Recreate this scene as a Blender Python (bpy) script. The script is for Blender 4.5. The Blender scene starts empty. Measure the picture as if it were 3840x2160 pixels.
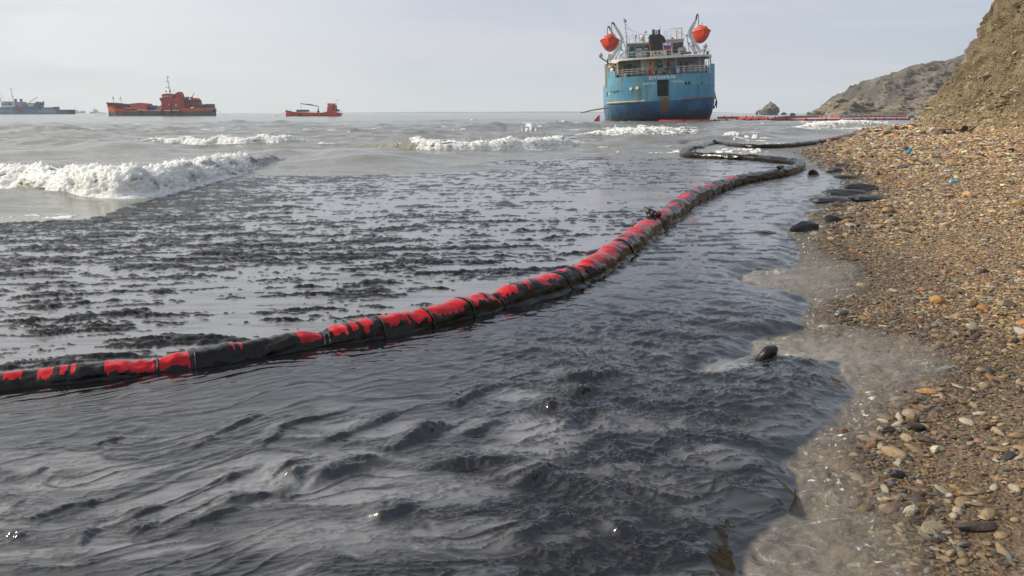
# Oil-stained beach with an oiled boom, a grounded tanker and working boats.
import bpy, math, random
import numpy as np
from mathutils import Vector, Matrix, Euler

random.seed(7)
rng = np.random.default_rng(7)
scene = bpy.context.scene
COL = scene.collection

# ------------------------------------------------------------------ camera
CAM_H = 1.6
FPX = 2987.0                      # focal length in photo pixels (3840 wide, 28 mm on 36 mm)
TH = math.atan((1080 - 423) / FPX)  # downward pitch
cam = bpy.data.cameras.new('camera')
cam.sensor_width = 36.0
cam.lens = 36.0 * FPX / 3840.0
cam.clip_start = 0.05
cam.clip_end = 40000
cam_ob = bpy.data.objects.new('camera', cam)
cam_ob.location = (0, 0, CAM_H)
cam_ob.rotation_euler = (math.pi / 2 - TH, 0, 0)
COL.objects.link(cam_ob)
scene.camera = cam_ob

# ------------------------------------------------------------------ sky
SUN_EL, SUN_AZ = math.radians(33), math.radians(-88)     # azimuth from +Y towards +X
w = bpy.data.worlds.new('World')
scene.world = w
w.use_nodes = True
nt = w.node_tree
nt.nodes.clear()


def nn(tree, typ, **kw):
    n = tree.nodes.new(typ)
    for k, v in kw.items():
        if hasattr(n, k) and k not in ('inputs',):
            try:
                setattr(n, k, v)
                continue
            except Exception:
                pass
        n.inputs[k].default_value = v
    return n


def math_n(tree, op, a, b=None, c=None, clamp=False):
    n = tree.nodes.new('ShaderNodeMath')
    n.operation = op
    n.use_clamp = clamp
    for i, v in enumerate((a, b, c)):
        if v is None:
            continue
        if isinstance(v, (int, float)):
            n.inputs[i].default_value = v
        else:
            tree.links.new(v, n.inputs[i])
    return n.outputs[0]


def mixc(tree, fac, a, b, blend='MIX'):
    n = tree.nodes.new('ShaderNodeMix')
    n.data_type = 'RGBA'
    n.blend_type = blend
    for sock, v in ((n.inputs[0], fac), (n.inputs[6], a), (n.inputs[7], b)):
        if isinstance(v, (int, float)):
            sock.default_value = v
        elif isinstance(v, (tuple, list)):
            sock.default_value = (*v[:3], 1)
        else:
            tree.links.new(v, sock)
    return n.outputs[2]


def mixf(tree, fac, a, b):
    n = tree.nodes.new('ShaderNodeMix')
    n.data_type = 'FLOAT'
    for sock, v in ((n.inputs[0], fac), (n.inputs[2], a), (n.inputs[3], b)):
        if isinstance(v, (int, float)):
            sock.default_value = v
        else:
            tree.links.new(v, sock)
    return n.outputs[0]


def ramp(tree, fac, stops, interp='LINEAR'):
    n = tree.nodes.new('ShaderNodeValToRGB')
    cr = n.color_ramp
    cr.interpolation = interp
    while len(cr.elements) < len(stops):
        cr.elements.new(0.5)
    for e, (p, c) in zip(cr.elements, stops):
        e.position = p
        e.color = (*c, 1) if len(c) == 3 else c
    if fac is not None:
        tree.links.new(fac, n.inputs[0])
    return n.outputs[0]


def smap(tree, v, lo, hi, a=0.0, b=1.0):
    n = tree.nodes.new('ShaderNodeMapRange')
    n.interpolation_type = 'SMOOTHSTEP'
    n.inputs[1].default_value, n.inputs[2].default_value = lo, hi
    n.inputs[3].default_value, n.inputs[4].default_value = a, b
    tree.links.new(v, n.inputs[0])
    return n.outputs[0]


def noise(tree, vec, scale, detail=3, rough=0.55, dist=0.0):
    n = tree.nodes.new('ShaderNodeTexNoise')
    n.inputs['Scale'].default_value = scale
    n.inputs['Detail'].default_value = detail
    n.inputs['Roughness'].default_value = rough
    n.inputs['Distortion'].default_value = dist
    if vec is not None:
        tree.links.new(vec, n.inputs['Vector'])
    return n.outputs[0]


def mapping(tree, vec, scale=(1, 1, 1), rot=(0, 0, 0)):
    n = tree.nodes.new('ShaderNodeMapping')
    n.inputs['Scale'].default_value = scale
    n.inputs['Rotation'].default_value = rot
    tree.links.new(vec, n.inputs['Vector'])
    return n.outputs[0]


# a thin bright overcast veil over a Nishita sky
tc = nn(nt, 'ShaderNodeTexCoord').outputs['Generated']
sep = nt.nodes.new('ShaderNodeSeparateXYZ')
nt.links.new(tc, sep.inputs[0])
elev = math_n(nt, 'MAXIMUM', sep.outputs[2], 0.0)
veil = ramp(nt, elev, [(0.0, (0.65, 0.71, 0.77)), (0.06, (0.61, 0.65, 0.75)), (0.16, (0.585, 0.63, 0.76)),
                       (0.34, (0.47, 0.53, 0.66)), (0.6, (0.29, 0.34, 0.44)), (1.0, (0.22, 0.27, 0.37))])
left = math_n(nt, 'MULTIPLY_ADD', sep.outputs[0], -0.5, 0.5)
veil = mixc(nt, smap(nt, left, 0.45, 0.78), veil, (0.88, 0.90, 0.92))
veil = mixc(nt, smap(nt, left, 0.42, 0.10), veil, (0.43, 0.53, 0.66))
cl = noise(nt, mapping(nt, tc, (1.2, 1.2, 8.0), (0.0, 0.12, 0.0)), 2.4, 5, 0.55, 0.5)
veil = mixc(nt, smap(nt, cl, 0.46, 0.70, 0.0, 0.55), veil, (0.74, 0.745, 0.775))
cl2 = noise(nt, mapping(nt, tc, (1.0, 1.0, 5.0), (0.1, 0.0, 0.6)), 3.4, 5, 0.55, 0.3)
veil = mixc(nt, smap(nt, cl2, 0.50, 0.72, 0.0, 0.30), veil, (0.44, 0.50, 0.63))
sky = nt.nodes.new('ShaderNodeTexSky')
sky.sky_type = 'NISHITA'
sky.sun_disc = False
sky.sun_elevation = SUN_EL
sky.sun_rotation = SUN_AZ % (2 * math.pi)
sky.air_density, sky.dust_density = 1.0, 2.0
skyl = nt.nodes.new('ShaderNodeVectorMath')
skyl.operation = 'SCALE'
skyl.inputs[3].default_value = 0.09
nt.links.new(sky.outputs[0], skyl.inputs[0])
total = mixc(nt, 0.88, skyl.outputs[0], veil)
bg = nt.nodes.new('ShaderNodeBackground')
bg.inputs[1].default_value = 1.0
nt.links.new(total, bg.inputs[0])
wo = nt.nodes.new('ShaderNodeOutputWorld')
nt.links.new(bg.outputs[0], wo.inputs[0])

# ------------------------------------------------------------------ sun
sun = bpy.data.lights.new('sun', 'SUN')
sun.energy = 4.3
sun.angle = math.radians(5.0)
sun.color = (1.0, 0.90, 0.76)
sun_ob = bpy.data.objects.new('sun', sun)
sdir = Vector((math.sin(SUN_AZ) * math.cos(SUN_EL), math.cos(SUN_AZ) * math.cos(SUN_EL), math.sin(SUN_EL)))
sun_ob.rotation_euler = sdir.to_track_quat('Z', 'Y').to_euler()
sun_ob.location = sdir * 100
COL.objects.link(sun_ob)

scene.view_settings.view_transform = 'Standard'
scene.view_settings.look = 'None'
scene.view_settings.exposure = 0.0
scene.view_settings.gamma = 1.0
scene.view_settings.use_curve_mapping = False
scene.render.engine = 'CYCLES'
scene.cycles.max_bounces = 6
scene.cycles.transparent_max_bounces = 8
scene.cycles.volume_bounces = 1
scene.cycles.caustics_reflective = False
scene.cycles.caustics_refractive = False
scene.cycles.sample_clamp_indirect = 4.0
scene.cycles.use_denoising = True
try:
    scene.cycles.denoiser = 'OPENIMAGEDENOISE'
except Exception:
    pass


# ------------------------------------------------------------------ helpers
def at(px, py, z=0.0):
    """World x, y of the point at height z seen at photo pixel (px, py)."""
    a, b = (px - 1920) / FPX, (1080 - py) / FPX
    d = Vector((a, math.cos(TH) + b * math.sin(TH), -math.sin(TH) + b * math.cos(TH)))
    t = (z - CAM_H) / d.z
    return d.x * t, d.y * t


def atd(px, py, Y):
    """World point at depth Y seen at photo pixel (px, py)."""
    a, b = (px - 1920) / FPX, (1080 - py) / FPX
    d = Vector((a, math.cos(TH) + b * math.sin(TH), -math.sin(TH) + b * math.cos(TH)))
    t = Y / d.y
    return Vector((d.x * t, Y, CAM_H + d.z * t))


def proj(x, y, z):
    """Photo pixel of world points (numpy arrays)."""
    dz = z - CAM_H
    fw = y * math.cos(TH) - dz * math.sin(TH)
    up = y * math.sin(TH) + dz * math.cos(TH)
    fw = np.where(fw < 0.05, 0.05, fw)
    return 1920 + FPX * x / fw, 1080 - FPX * up / fw


_r = np.random.RandomState(3)
_P = np.concatenate([_r.permutation(256)] * 3).astype(np.int32)
_ang = np.arange(256) * (2 * math.pi / 256) * 37.0
_G2 = np.stack([np.cos(_ang), np.sin(_ang)], 1).astype(np.float32)
_G3 = _r.normal(size=(256, 3))
_G3 /= np.linalg.norm(_G3, axis=1)[:, None]


def perlin2(x, y, seed=0):
    fx_, fy_ = np.floor(x), np.floor(y)
    xf, yf = (x - fx_).astype(np.float32), (y - fy_).astype(np.float32)
    xi, yi = fx_.astype(np.int32), fy_.astype(np.int32)
    xi = (xi + seed * 57) & 255
    yi = (yi + seed * 131) & 255
    u = xf * xf * xf * (xf * (xf * 6 - 15) + 10)
    v = yf * yf * yf * (yf * (yf * 6 - 15) + 10)
    x1, y1 = (xi + 1) & 255, (yi + 1) & 255

    def g(a, b, fx, fy):
        h = _P[_P[a] + b]
        return _G2[h, 0] * fx + _G2[h, 1] * fy
    n00, n10 = g(xi, yi, xf, yf), g(x1, yi, xf - 1, yf)
    n01, n11 = g(xi, y1, xf, yf - 1), g(x1, y1, xf - 1, yf - 1)
    a = n00 + u * (n10 - n00)
    b = n01 + u * (n11 - n01)
    return (a + v * (b - a)) * 1.5


def perlin3(x, y, z, seed=0):
    xi, yi, zi = (np.floor(a).astype(np.int64) for a in (x, y, z))
    xf, yf, zf = x - xi, y - yi, z - zi
    xi, yi, zi = (xi + seed * 57) & 255, (yi + seed * 131) & 255, zi & 255
    u, v, ww = (f * f * f * (f * (f * 6 - 15) + 10) for f in (xf, yf, zf))
    out = 0
    for dx in (0, 1):
        for dy in (0, 1):
            for dz in (0, 1):
                h = _P[_P[_P[(xi + dx) & 255] + ((yi + dy) & 255)] + ((zi + dz) & 255)]
                gval = _G3[h, 0] * (xf - dx) + _G3[h, 1] * (yf - dy) + _G3[h, 2] * (zf - dz)
                wx = u if dx else 1 - u
                wy = v if dy else 1 - v
                wz = ww if dz else 1 - ww
                out = out + gval * wx * wy * wz
    return out * 1.5


def fbm2(x, y, octs=4, seed=0, gain=0.5):
    o, a, f = 0, 1.0, 1.0
    for i in range(octs):
        o = o + a * perlin2(x * f + 13.7 * i, y * f - 7.1 * i, seed + i)
        a *= gain
        f *= 2.03
    return o


def fbm3(p, octs=4, seed=0, gain=0.5):
    o, a, f = 0, 1.0, 1.0
    for i in range(octs):
        o = o + a * perlin3(p[0] * f + 3.7 * i, p[1] * f, p[2] * f - 5.1 * i, seed + i)
        a *= gain
        f *= 2.03
    return o


def sst(v, a, b):
    t = np.clip((v - a) / (b - a), 0, 1)
    return t * t * (3 - 2 * t)


def seg_dist(X, Y, pts):
    """Distance to an open polyline, arc parameter of the nearest point and signed side."""
    best = np.full(X.shape, 1e18)
    par = np.zeros(X.shape)
    side = np.zeros(X.shape)
    acc = 0.0
    for (x0, y0), (x1, y1) in zip(pts[:-1], pts[1:]):
        dx, dy = x1 - x0, y1 - y0
        L2 = dx * dx + dy * dy + 1e-12
        t = np.clip(((X - x0) * dx + (Y - y0) * dy) / L2, 0, 1)
        ex, ey = X - x0 - t * dx, Y - y0 - t * dy
        d = ex * ex + ey * ey
        m = d < best
        best = np.where(m, d, best)
        L = math.sqrt(L2)
        par = np.where(m, acc + t * L, par)
        side = np.where(m, np.sign(dx * ey - dy * ex), side)
        acc += L
    return np.sqrt(best), par, side


def sdf_poly(X, Y, poly):
    """Signed distance to a closed polygon, positive inside."""
    pts = list(poly) + [poly[0]]
    d, _, _ = seg_dist(X, Y, pts)
    inside = np.zeros(X.shape, bool)
    for (x0, y0), (x1, y1) in zip(pts[:-1], pts[1:]):
        c = ((y0 > Y) != (y1 > Y))
        if y1 != y0:
            inside ^= c & (X < (x1 - x0) * (Y - y0) / (y1 - y0) + x0)
    return np.where(inside, d, -d)


def catmull(pts, per=12, closed=False):
    pts = [np.array(p, float) for p in pts]
    out = []
    for i in range(len(pts) - 1):
        p0 = pts[max(i - 1, 0)]
        p1, p2 = pts[i], pts[i + 1]
        p3 = pts[min(i + 2, len(pts) - 1)]
        for k in range(per):
            t = k / per
            out.append(0.5 * ((2 * p1) + (-p0 + p2) * t + (2 * p0 - 5 * p1 + 4 * p2 - p3) * t * t + (-p0 + 3 * p1 - 3 * p2 + p3) * t ** 3))
    out.append(pts[-1])
    return np.array(out)


def tag(o, label=None, cat=None, group=None, kind=None):
    if label:
        o['label'] = label
    if cat:
        o['category'] = cat
    if group:
        o['group'] = group
    if kind:
        o['kind'] = kind
    return o


def empty(name, loc=(0, 0, 0), rot=(0, 0, 0), label=None, cat=None, group=None):
    o = bpy.data.objects.new(name, None)
    o.empty_display_size = 0.3
    o.location, o.rotation_euler = loc, rot
    COL.objects.link(o)
    return tag(o, label, cat, group)


def link(name, me, parent=None, mats=()):
    o = bpy.data.objects.new(name, me)
    for m in (mats if isinstance(mats, (list, tuple)) else [mats]):
        me.materials.append(m)
    COL.objects.link(o)
    if parent is not None:
        o.parent = parent
    return o


def mesh_np(name, V, Fq, smooth=True):
    """Mesh from numpy vertices and quad/tri index array."""
    me = bpy.data.meshes.new(name)
    V = np.asarray(V, np.float32)
    Fq = np.asarray(Fq, np.int32)
    k = Fq.shape[1]
    me.vertices.add(len(V))
    me.vertices.foreach_set('co', V.ravel())
    me.loops.add(Fq.size)
    me.loops.foreach_set('vertex_index', Fq.ravel())
    me.polygons.add(len(Fq))
    me.polygons.foreach_set('loop_start', np.arange(0, Fq.size, k, dtype=np.int32))
    me.polygons.foreach_set('loop_total', np.full(len(Fq), k, np.int32))
    if smooth:
        me.polygons.foreach_set('use_smooth', np.ones(len(Fq), bool))
    me.update()
    me.validate()
    return me


def grid_faces(nr, nc, wrap=False):
    r = np.arange(nr - 1)[:, None] * nc
    if wrap:
        c = np.arange(nc)[None, :]
        c2 = (c + 1) % nc
    else:
        c = np.arange(nc - 1)[None, :]
        c2 = c + 1
    return np.stack([r + c, r + c2, r + nc + c2, r + nc + c], -1).reshape(-1, 4)


def set_col(me, name, rgb):
    a = me.attributes.new(name, 'FLOAT_COLOR', 'POINT')
    buf = np.ones((len(me.vertices), 4), np.float32)
    buf[:, :3] = rgb
    a.data.foreach_set('color', buf.ravel())


class MB:
    """Collects simple solids into one mesh."""

    def __init__(self):
        self.v, self.f = [], []

    def add(self, vs, fs):
        b = len(self.v)
        self.v += [tuple(p) for p in vs]
        self.f += [tuple(b + i for i in q) for q in fs]
        return self

    def box(self, x0, y0, z0, x1, y1, z1, rot=None, piv=None):
        vs = [Vector((x, y, z)) for z in (z0, z1) for y in (y0, y1) for x in (x0, x1)]
        if rot is not None:
            c = Vector(piv) if piv is not None else Vector(((x0 + x1) / 2, (y0 + y1) / 2, (z0 + z1) / 2))
            R = Euler(rot).to_matrix()
            vs = [R @ (p - c) + c for p in vs]
        return self.add(vs, [(0, 2, 3, 1), (4, 5, 7, 6), (0, 1, 5, 4), (1, 3, 7, 5), (3, 2, 6, 7), (2, 0, 4, 6)])

    def tube(self, pts, r, n=6, r1=None):
        pts = [Vector(p) for p in pts]
        rings = []
        for i, p in enumerate(pts):
            d = (pts[min(i + 1, len(pts) - 1)] - pts[max(i - 1, 0)])
            d = d.normalized() if d.length > 1e-9 else Vector((0, 0, 1))
            a = d.orthogonal().normalized() if abs(d.z) > .99 else d.cross(Vector((0, 0, 1))).normalized()
            b = d.cross(a)
            rr = r if r1 is None else r + (r1 - r) * i / max(1, len(pts) - 1)
            rings.append([p + (a * math.cos(2 * math.pi * k / n) + b * math.sin(2 * math.pi * k / n)) * rr for k in range(n)])
        vs = [q for g in rings for q in g]
        fs = []
        for i in range(len(rings) - 1):
            for k in range(n):
                fs.append((i * n + k, i * n + (k + 1) % n, (i + 1) * n + (k + 1) % n, (i + 1) * n + k))
        fs.append(tuple(range(n))[::-1])
        fs.append(tuple((len(rings) - 1) * n + k for k in range(n)))
        return self.add(vs, fs)

    def sphere(self, c, r, sc=(1, 1, 1), n=10, m=6):
        vs = [(c[0], c[1], c[2] + r * sc[2])]
        for i in range(1, m):
            a = math.pi * i / m
            for k in range(n):
                b = 2 * math.pi * k / n
                vs.append((c[0] + r * sc[0] * math.sin(a) * math.cos(b), c[1] + r * sc[1] * math.sin(a) * math.sin(b), c[2] + r * sc[2] * math.cos(a)))
        vs.append((c[0], c[1], c[2] - r * sc[2]))
        fs = [(0, 1 + k, 1 + (k + 1) % n) for k in range(n)]
        for i in range(m - 2):
            for k in range(n):
                fs.append((1 + i * n + k, 1 + (i + 1) * n + k, 1 + (i + 1) * n + (k + 1) % n, 1 + i * n + (k + 1) % n))
        L = len(vs) - 1
        fs += [(L, 1 + (m - 2) * n + (k + 1) % n, 1 + (m - 2) * n + k) for k in range(n)]
        return self.add(vs, fs)

    def prism(self, poly, y0, y1):
        """Polygon in x-z pushed along y."""
        n = len(poly)
        vs = [(x, y0, z) for x, z in poly] + [(x, y1, z) for x, z in poly]
        fs = [tuple(range(n)), tuple(range(2 * n - 1, n - 1, -1))]
        fs += [(i, n + i, n + (i + 1) % n, (i + 1) % n) for i in range(n)]
        return self.add(vs, fs)

    def slab(self, poly, z0, z1):
        """Polygon in x-y pushed along z."""
        n = len(poly)
        vs = [(x, y, z0) for x, y in poly] + [(x, y, z1) for x, y in poly]
        fs = [tuple(range(n))[::-1], tuple(range(n, 2 * n))]
        fs += [(i, (i + 1) % n, n + (i + 1) % n, n + i) for i in range(n)]
        return self.add(vs, fs)

    def build(self, name, mat, parent=None, smooth=False):
        me = bpy.data.meshes.new(name)
        me.from_pydata(self.v, [], self.f)
        import bmesh
        bm = bmesh.new()
        bm.from_mesh(me)
        bmesh.ops.recalc_face_normals(bm, faces=bm.faces)
        bm.to_mesh(me)
        bm.free()
        if smooth:
            me.polygons.foreach_set('use_smooth', np.ones(len(me.polygons), bool))
        me.update()
        return link(name, me, parent, mat)


# ------------------------------------------------------------------ materials
def base_mat(name):
    m = bpy.data.materials.new(name)
    m.use_nodes = True
    t = m.node_tree
    t.nodes.clear()
    out = t.nodes.new('ShaderNodeOutputMaterial')
    p = t.nodes.new('ShaderNodeBsdfPrincipled')
    t.links.new(p.outputs[0], out.inputs[0])
    return m, t, p, out


def simple(name, col, rough=0.5, metal=0.0, col2=None, scale=3.0, amt=0.5, bump=0.0, spec=0.5, streak=1.0):
    """Paint, rubber or stone: a colour with worn patches and grain."""
    m, t, p, out = base_mat(name)
    o = nn(t, 'ShaderNodeTexCoord').outputs['Object']
    o = mapping(t, o, (1, 1, streak))
    n1 = noise(t, o, scale, 5, 0.62)
    n2 = noise(t, o, scale * 7, 3, 0.6)
    c2 = col2 if col2 else tuple(c * 0.62 for c in col)
    c = mixc(t, smap(t, n1, 0.48, 0.72, 0, amt), col, c2)
    c = mixc(t, smap(t, n2, 0.35, 0.75, 0.0, 0.22), c, tuple(x * 0.6 for x in col))
    t.links.new(c, p.inputs['Base Color'])
    t.links.new(mixf(t, n2, rough * 0.8, min(1, rough * 1.2)), p.inputs['Roughness'])
    p.inputs['Metallic'].default_value = metal
    p.inputs['Specular IOR Level'].default_value = spec
    if bump:
        b = t.nodes.new('ShaderNodeBump')
        b.inputs['Strength'].default_value = 0.6
        b.inputs['Distance'].default_value = bump
        t.links.new(n2, b.inputs['Height'])
        t.links.new(b.outputs[0], p.inputs['Normal'])
    return m
# ------------------------------------------------------------------ shore line, oil outline (surveyed on the ground plane)
SHORE_PX = [(3414, 2160), (3324, 1938), (3215, 1800), (3175, 1729), (3235, 1640), (3324, 1550), (3470, 1460), (3578, 1386), (3488, 1312), (3280, 1252),
            (3100, 1222), (3071, 1192), (3093, 1148), (3235, 1088), (3220, 1014), (3110, 975), (3071, 954), (3041, 909),
            (3095, 865), (3110, 830), (3060, 806), (3130, 770), (3250, 730), (3180, 700), (3175, 656), (3090, 620), (3011, 570), (3130, 529), (3250, 484), (3354, 474)]
SHORE = [(1.35, -30.0), (1.30, -3.0), (1.28, 0.0), (1.30, 1.5)] + [at(*p) for p in SHORE_PX] + [(60, 112), (90, 140), (230, 230)]
LAND = SHORE + [(900, 230), (900, -60), (1.35, -60)]

BOOM_PX = [(-700, 1560), (-300, 1528), (0, 1492), (447, 1446), (715, 1408), (1118, 1338), (1490, 1272), (1848, 1180), (2087, 1108), (2236, 1034),
           (2445, 882), (2530, 815), (2610, 758), (2758, 698), (2922, 666), (2985, 645), (3000, 630), (2975, 618), (2900, 610), (2832, 603), (2683, 596),
           (2590, 590), (2562, 582), (2580, 568), (2625, 561), (2665, 547), (2700, 546), (2800, 556), (2907, 556), (3026, 544), (3100, 531), (3150, 519)]
BOOM = catmull([at(*p) for p in BOOM_PX], 24)
b_end = next(i for i, p in enumerate(BOOM) if i > 24 * 14 and p[1] == max(q[1] for q in BOOM[24 * 13:24 * 17]))
n_near = 24 * 16

OIL_EDGE_PX = [(-1500, 850), (-600, 842), (0, 838), (300, 825), (520, 765), (700, 705), (790, 668), (950, 655), (1200, 662), (1500, 655), (1800, 640), (1990, 632),
               (1980, 622), (1820, 616), (1800, 608), (1950, 600), (2150, 592), (2350, 590), (2480, 594), (2570, 600)]
LIP_PX = [(3150, 676), (3130, 720), (3060, 760), (3020, 800), (2960, 860), (2981, 905), (2985, 935), (2987, 994), (2900, 1012), (2818, 1019), (2769, 1056), (2880, 1085), (3045, 1124), (3022, 1168), (3007, 1233), (2900, 1262), (2808, 1283),
          (2799, 1330), (2720, 1368), (2614, 1400), (2720, 1372), (2853, 1340), (3000, 1345), (3141, 1360), (3156, 1417), (3196, 1476), (3137, 1526), (3142, 1560), (2990, 1680),
          (2960, 1740), (2969, 1816), (2954, 1922), (2841, 2020), (2790, 2170), (2760, 2300)]
oil_edge = [at(*p) for p in OIL_EDGE_PX]
lip = [at(*p) for p in LIP_PX]
OIL = [(-90, 0.2)] + [(-22, 9.0)] + oil_edge + [at(2700, 600), at(2900, 612), at(3020, 632), at(3100, 645)] + lip + [(0.75, 1.2), (0.6, -3), (0.6, -60), (-90, -60)]
OIL_BACK = [(-22, 3.0)] + [(-22, 9.0)] + oil_edge + [tuple(p) for p in BOOM[:n_near][::-1]]


def shore_sd(X, Y):
    return sdf_poly(X, Y, LAND)


def foot_off(Y):
    return np.interp(Y, [-30, 5, 15, 31, 60, 95, 101, 112, 130], [20, 18.0, 12.0, 7.6, 5.0, 2.6, 3.2, 14, 40])  # out of view, foot set back to keep cliff reflections off the oil


def cliff_prof(q):
    """Height gained above the back of the beach at q metres inland of the cliff foot."""
    return np.interp(q, [0, 1.2, 3.2, 5.0, 5.8, 7.0, 9.2, 13, 20, 60], [0, 0.9, 3.6, 6.7, 9.3, 12.0, 14.2, 15.8, 17.5, 22])


sx = np.array([p[0] for p in SHORE])
sy = np.array([p[1] for p in SHORE])
_o = np.argsort(sy)
_ys = np.linspace(-30, 230, 1041)
_xs = np.interp(_ys, sy[_o], sx[_o])
_k = np.hanning(61)
_k /= _k.sum()
_xsm = np.convolve(np.pad(_xs, 30, mode='edge'), _k, 'valid')


def ground_z(X, Y, fine=True):
    """Height of beach and cliff."""
    sd = shore_sd(X, Y)
    s = X - np.interp(Y, _ys, _xsm)
    cosa = np.interp(Y, [0, 10, 25, 45, 110], [0.93, 0.93, 0.9, 0.87, 0.87])
    perp = s * cosa
    z = np.where(sd > 0, 1.0 * (1 - np.exp(-np.maximum(sd, 0) / 8.5)), 0.16 * np.maximum(sd, -6))
    q = perp - foot_off(Y)
    wob = fbm2(X * 0.12, Y * 0.12, 4, 21) * 1.0
    qq = q + wob * sst(q, -1, 4)
    cz = cliff_prof(np.maximum(qq, 0))
    rough = fbm2(X * 0.45 + 5, Y * 0.45, 5, 31) * 0.95 + np.abs(fbm2(X * 0.2, Y * 0.2, 4, 41)) * 1.5 - 0.5
    z = z + cz + rough * sst(q, 0.5, 5) * sst(Y, 5, 30)
    if fine:
        z = z + sst(sd, 0.0, 1.5) * (0.05 * fbm2(X * 0.7, Y * 0.7, 3, 51) + 0.018 * fbm2(X * 3.1, Y * 3.1, 3, 61))
    return z, sd, q


# ------------------------------------------------------------------ beach and cliff
def beach_material(name, cliff=False):
    m, t, p, out = base_mat(name)
    geo = t.nodes.new('ShaderNodeNewGeometry')
    pos = geo.outputs['Position']
    n1 = noise(t, pos, 0.35, 5, 0.6)
    n2 = noise(t, pos, 5.0, 6, 0.7)
    n3 = noise(t, pos, 60.0, 3, 0.6)
    vor = t.nodes.new('ShaderNodeTexVoronoi')
    vor.inputs['Scale'].default_value = 9.0 if cliff else 55.0
    t.links.new(pos, vor.inputs['Vector'])
    if cliff:
        c = ramp(t, n1, [(0.30, (0.10, 0.072, 0.038)), (0.50, (0.24, 0.18, 0.10)), (0.70, (0.36, 0.285, 0.165))])
        grass = smap(t, noise(t, pos, 0.22, 4, 0.6), 0.50, 0.66, 0, 0.75)
        c = mixc(t, grass, c, (0.085, 0.075, 0.038))
        c = mixc(t, smap(t, n2, 0.40, 0.75, 0, 0.6), c, (0.34, 0.27, 0.16))
        c = mixc(t, smap(t, vor.outputs[0], 0.0, 0.5, 0.55, 0.0), c, (0.07, 0.055, 0.03))
        strata = noise(t, mapping(t, pos, (0.25, 0.25, 2.2), (0.25, -0.35, 0.2)), 1.1, 5, 0.65)
        c = mixc(t, smap(t, strata, 0.52, 0.66, 0, 0.55), c, (0.36, 0.29, 0.18))
        c = mixc(t, smap(t, strata, 0.44, 0.34, 0, 0.5), c, (0.075, 0.06, 0.035))
        p.inputs['Roughness'].default_value = 0.95
        dist = 0.28
    else:
        wet = t.nodes.new('ShaderNodeAttribute')
        wet.attribute_name = 'wet'
        dry = ramp(t, n2, [(0.3, (0.18, 0.115, 0.06)), (0.55, (0.31, 0.205, 0.11)), (0.75, (0.42, 0.30, 0.17))])
        speck = ramp(t, vor.outputs['Color'], [(0.2, (0.09, 0.06, 0.035)), (0.5, (0.24, 0.165, 0.085)), (0.8, (0.42, 0.31, 0.18))])
        dry = mixc(t, 0.6, dry, speck)
        wetc = mixc(t, 0.62, dry, (0.05, 0.034, 0.02))
        c = mixc(t, wet.outputs['Fac'], dry, wetc)
        t.links.new(mixf(t, wet.outputs['Fac'], 0.9, 0.42), p.inputs['Roughness'])
        dist = 0.012
    t.links.new(c, p.inputs['Base Color'])
    b = t.nodes.new('ShaderNodeBump')
    b.inputs['Strength'].default_value = 0.9
    b.inputs['Distance'].default_value = dist
    hh = math_n(t, 'ADD', vor.outputs[0], n3 if not cliff else n2)
    t.links.new(hh, b.inputs['Height'])
    t.links.new(b.outputs[0], p.inputs['Normal'])
    return m


ry = np.concatenate([np.linspace(-6, 1.4, 12), 1.5 * np.exp(np.linspace(0, math.log(125 / 1.5), 640))])
ss = np.concatenate([np.linspace(-9, -1.6, 10), np.linspace(-1.4, 4.0, 110), np.linspace(4.1, 10, 70), np.linspace(10.2, 27, 90), np.linspace(27.5, 60, 12)])
RY, SS = np.meshgrid(ry, ss, indexing='ij')
GX = np.interp(RY, _ys, _xsm) + SS * np.interp(RY, [0, 12, 40], [0.8, 1.0, 1.25])
gz, gsd, gq = ground_z(GX.ravel(), RY.ravel())
# crumbly sideways relief on the cliff face
rel = sst(gq, 0.3, 3.0) * sst(RY.ravel(), 8, 30)
crag = 1 - np.abs(fbm2(RY.ravel() * 0.35 + gz * .2, gz * 0.5, 5, 73, .6))
jx = (fbm2(RY.ravel() * 0.5, gz * 0.6, 4, 71) * 0.8 + (0.6 - crag) * 1.1 * sst(gq, 2.5, 6)) * rel
bx = GX.ravel() + jx
VB = np.stack([bx, RY.ravel(), gz], 1)
FB = grid_faces(len(ry), len(ss))
is_cliff = (gq[FB].mean(1) > 0.4)
beach_me = mesh_np('beach', VB, FB[~is_cliff])
wet = np.clip(1 - sst(gsd + 0.25 * fbm2(bx * 1.5, RY.ravel() * 1.5, 3, 81), 0.0, 1.5), 0, 1)
a = beach_me.attributes.new('wet', 'FLOAT', 'POINT')
a.data.foreach_set('value', wet.astype(np.float32))
beach = tag(link('beach', beach_me, None, beach_material('beach_sand')), kind='structure')
cliff_me = mesh_np('cliff', VB, FB[is_cliff])
cliff = tag(link('cliff', cliff_me, None, beach_material('cliff_earth', True)), kind='structure')

# ------------------------------------------------------------------ the sea sheet
def ray_Y(py):
    return CAM_H / np.tan(TH + np.arctan((py - 1080) / FPX))


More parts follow.
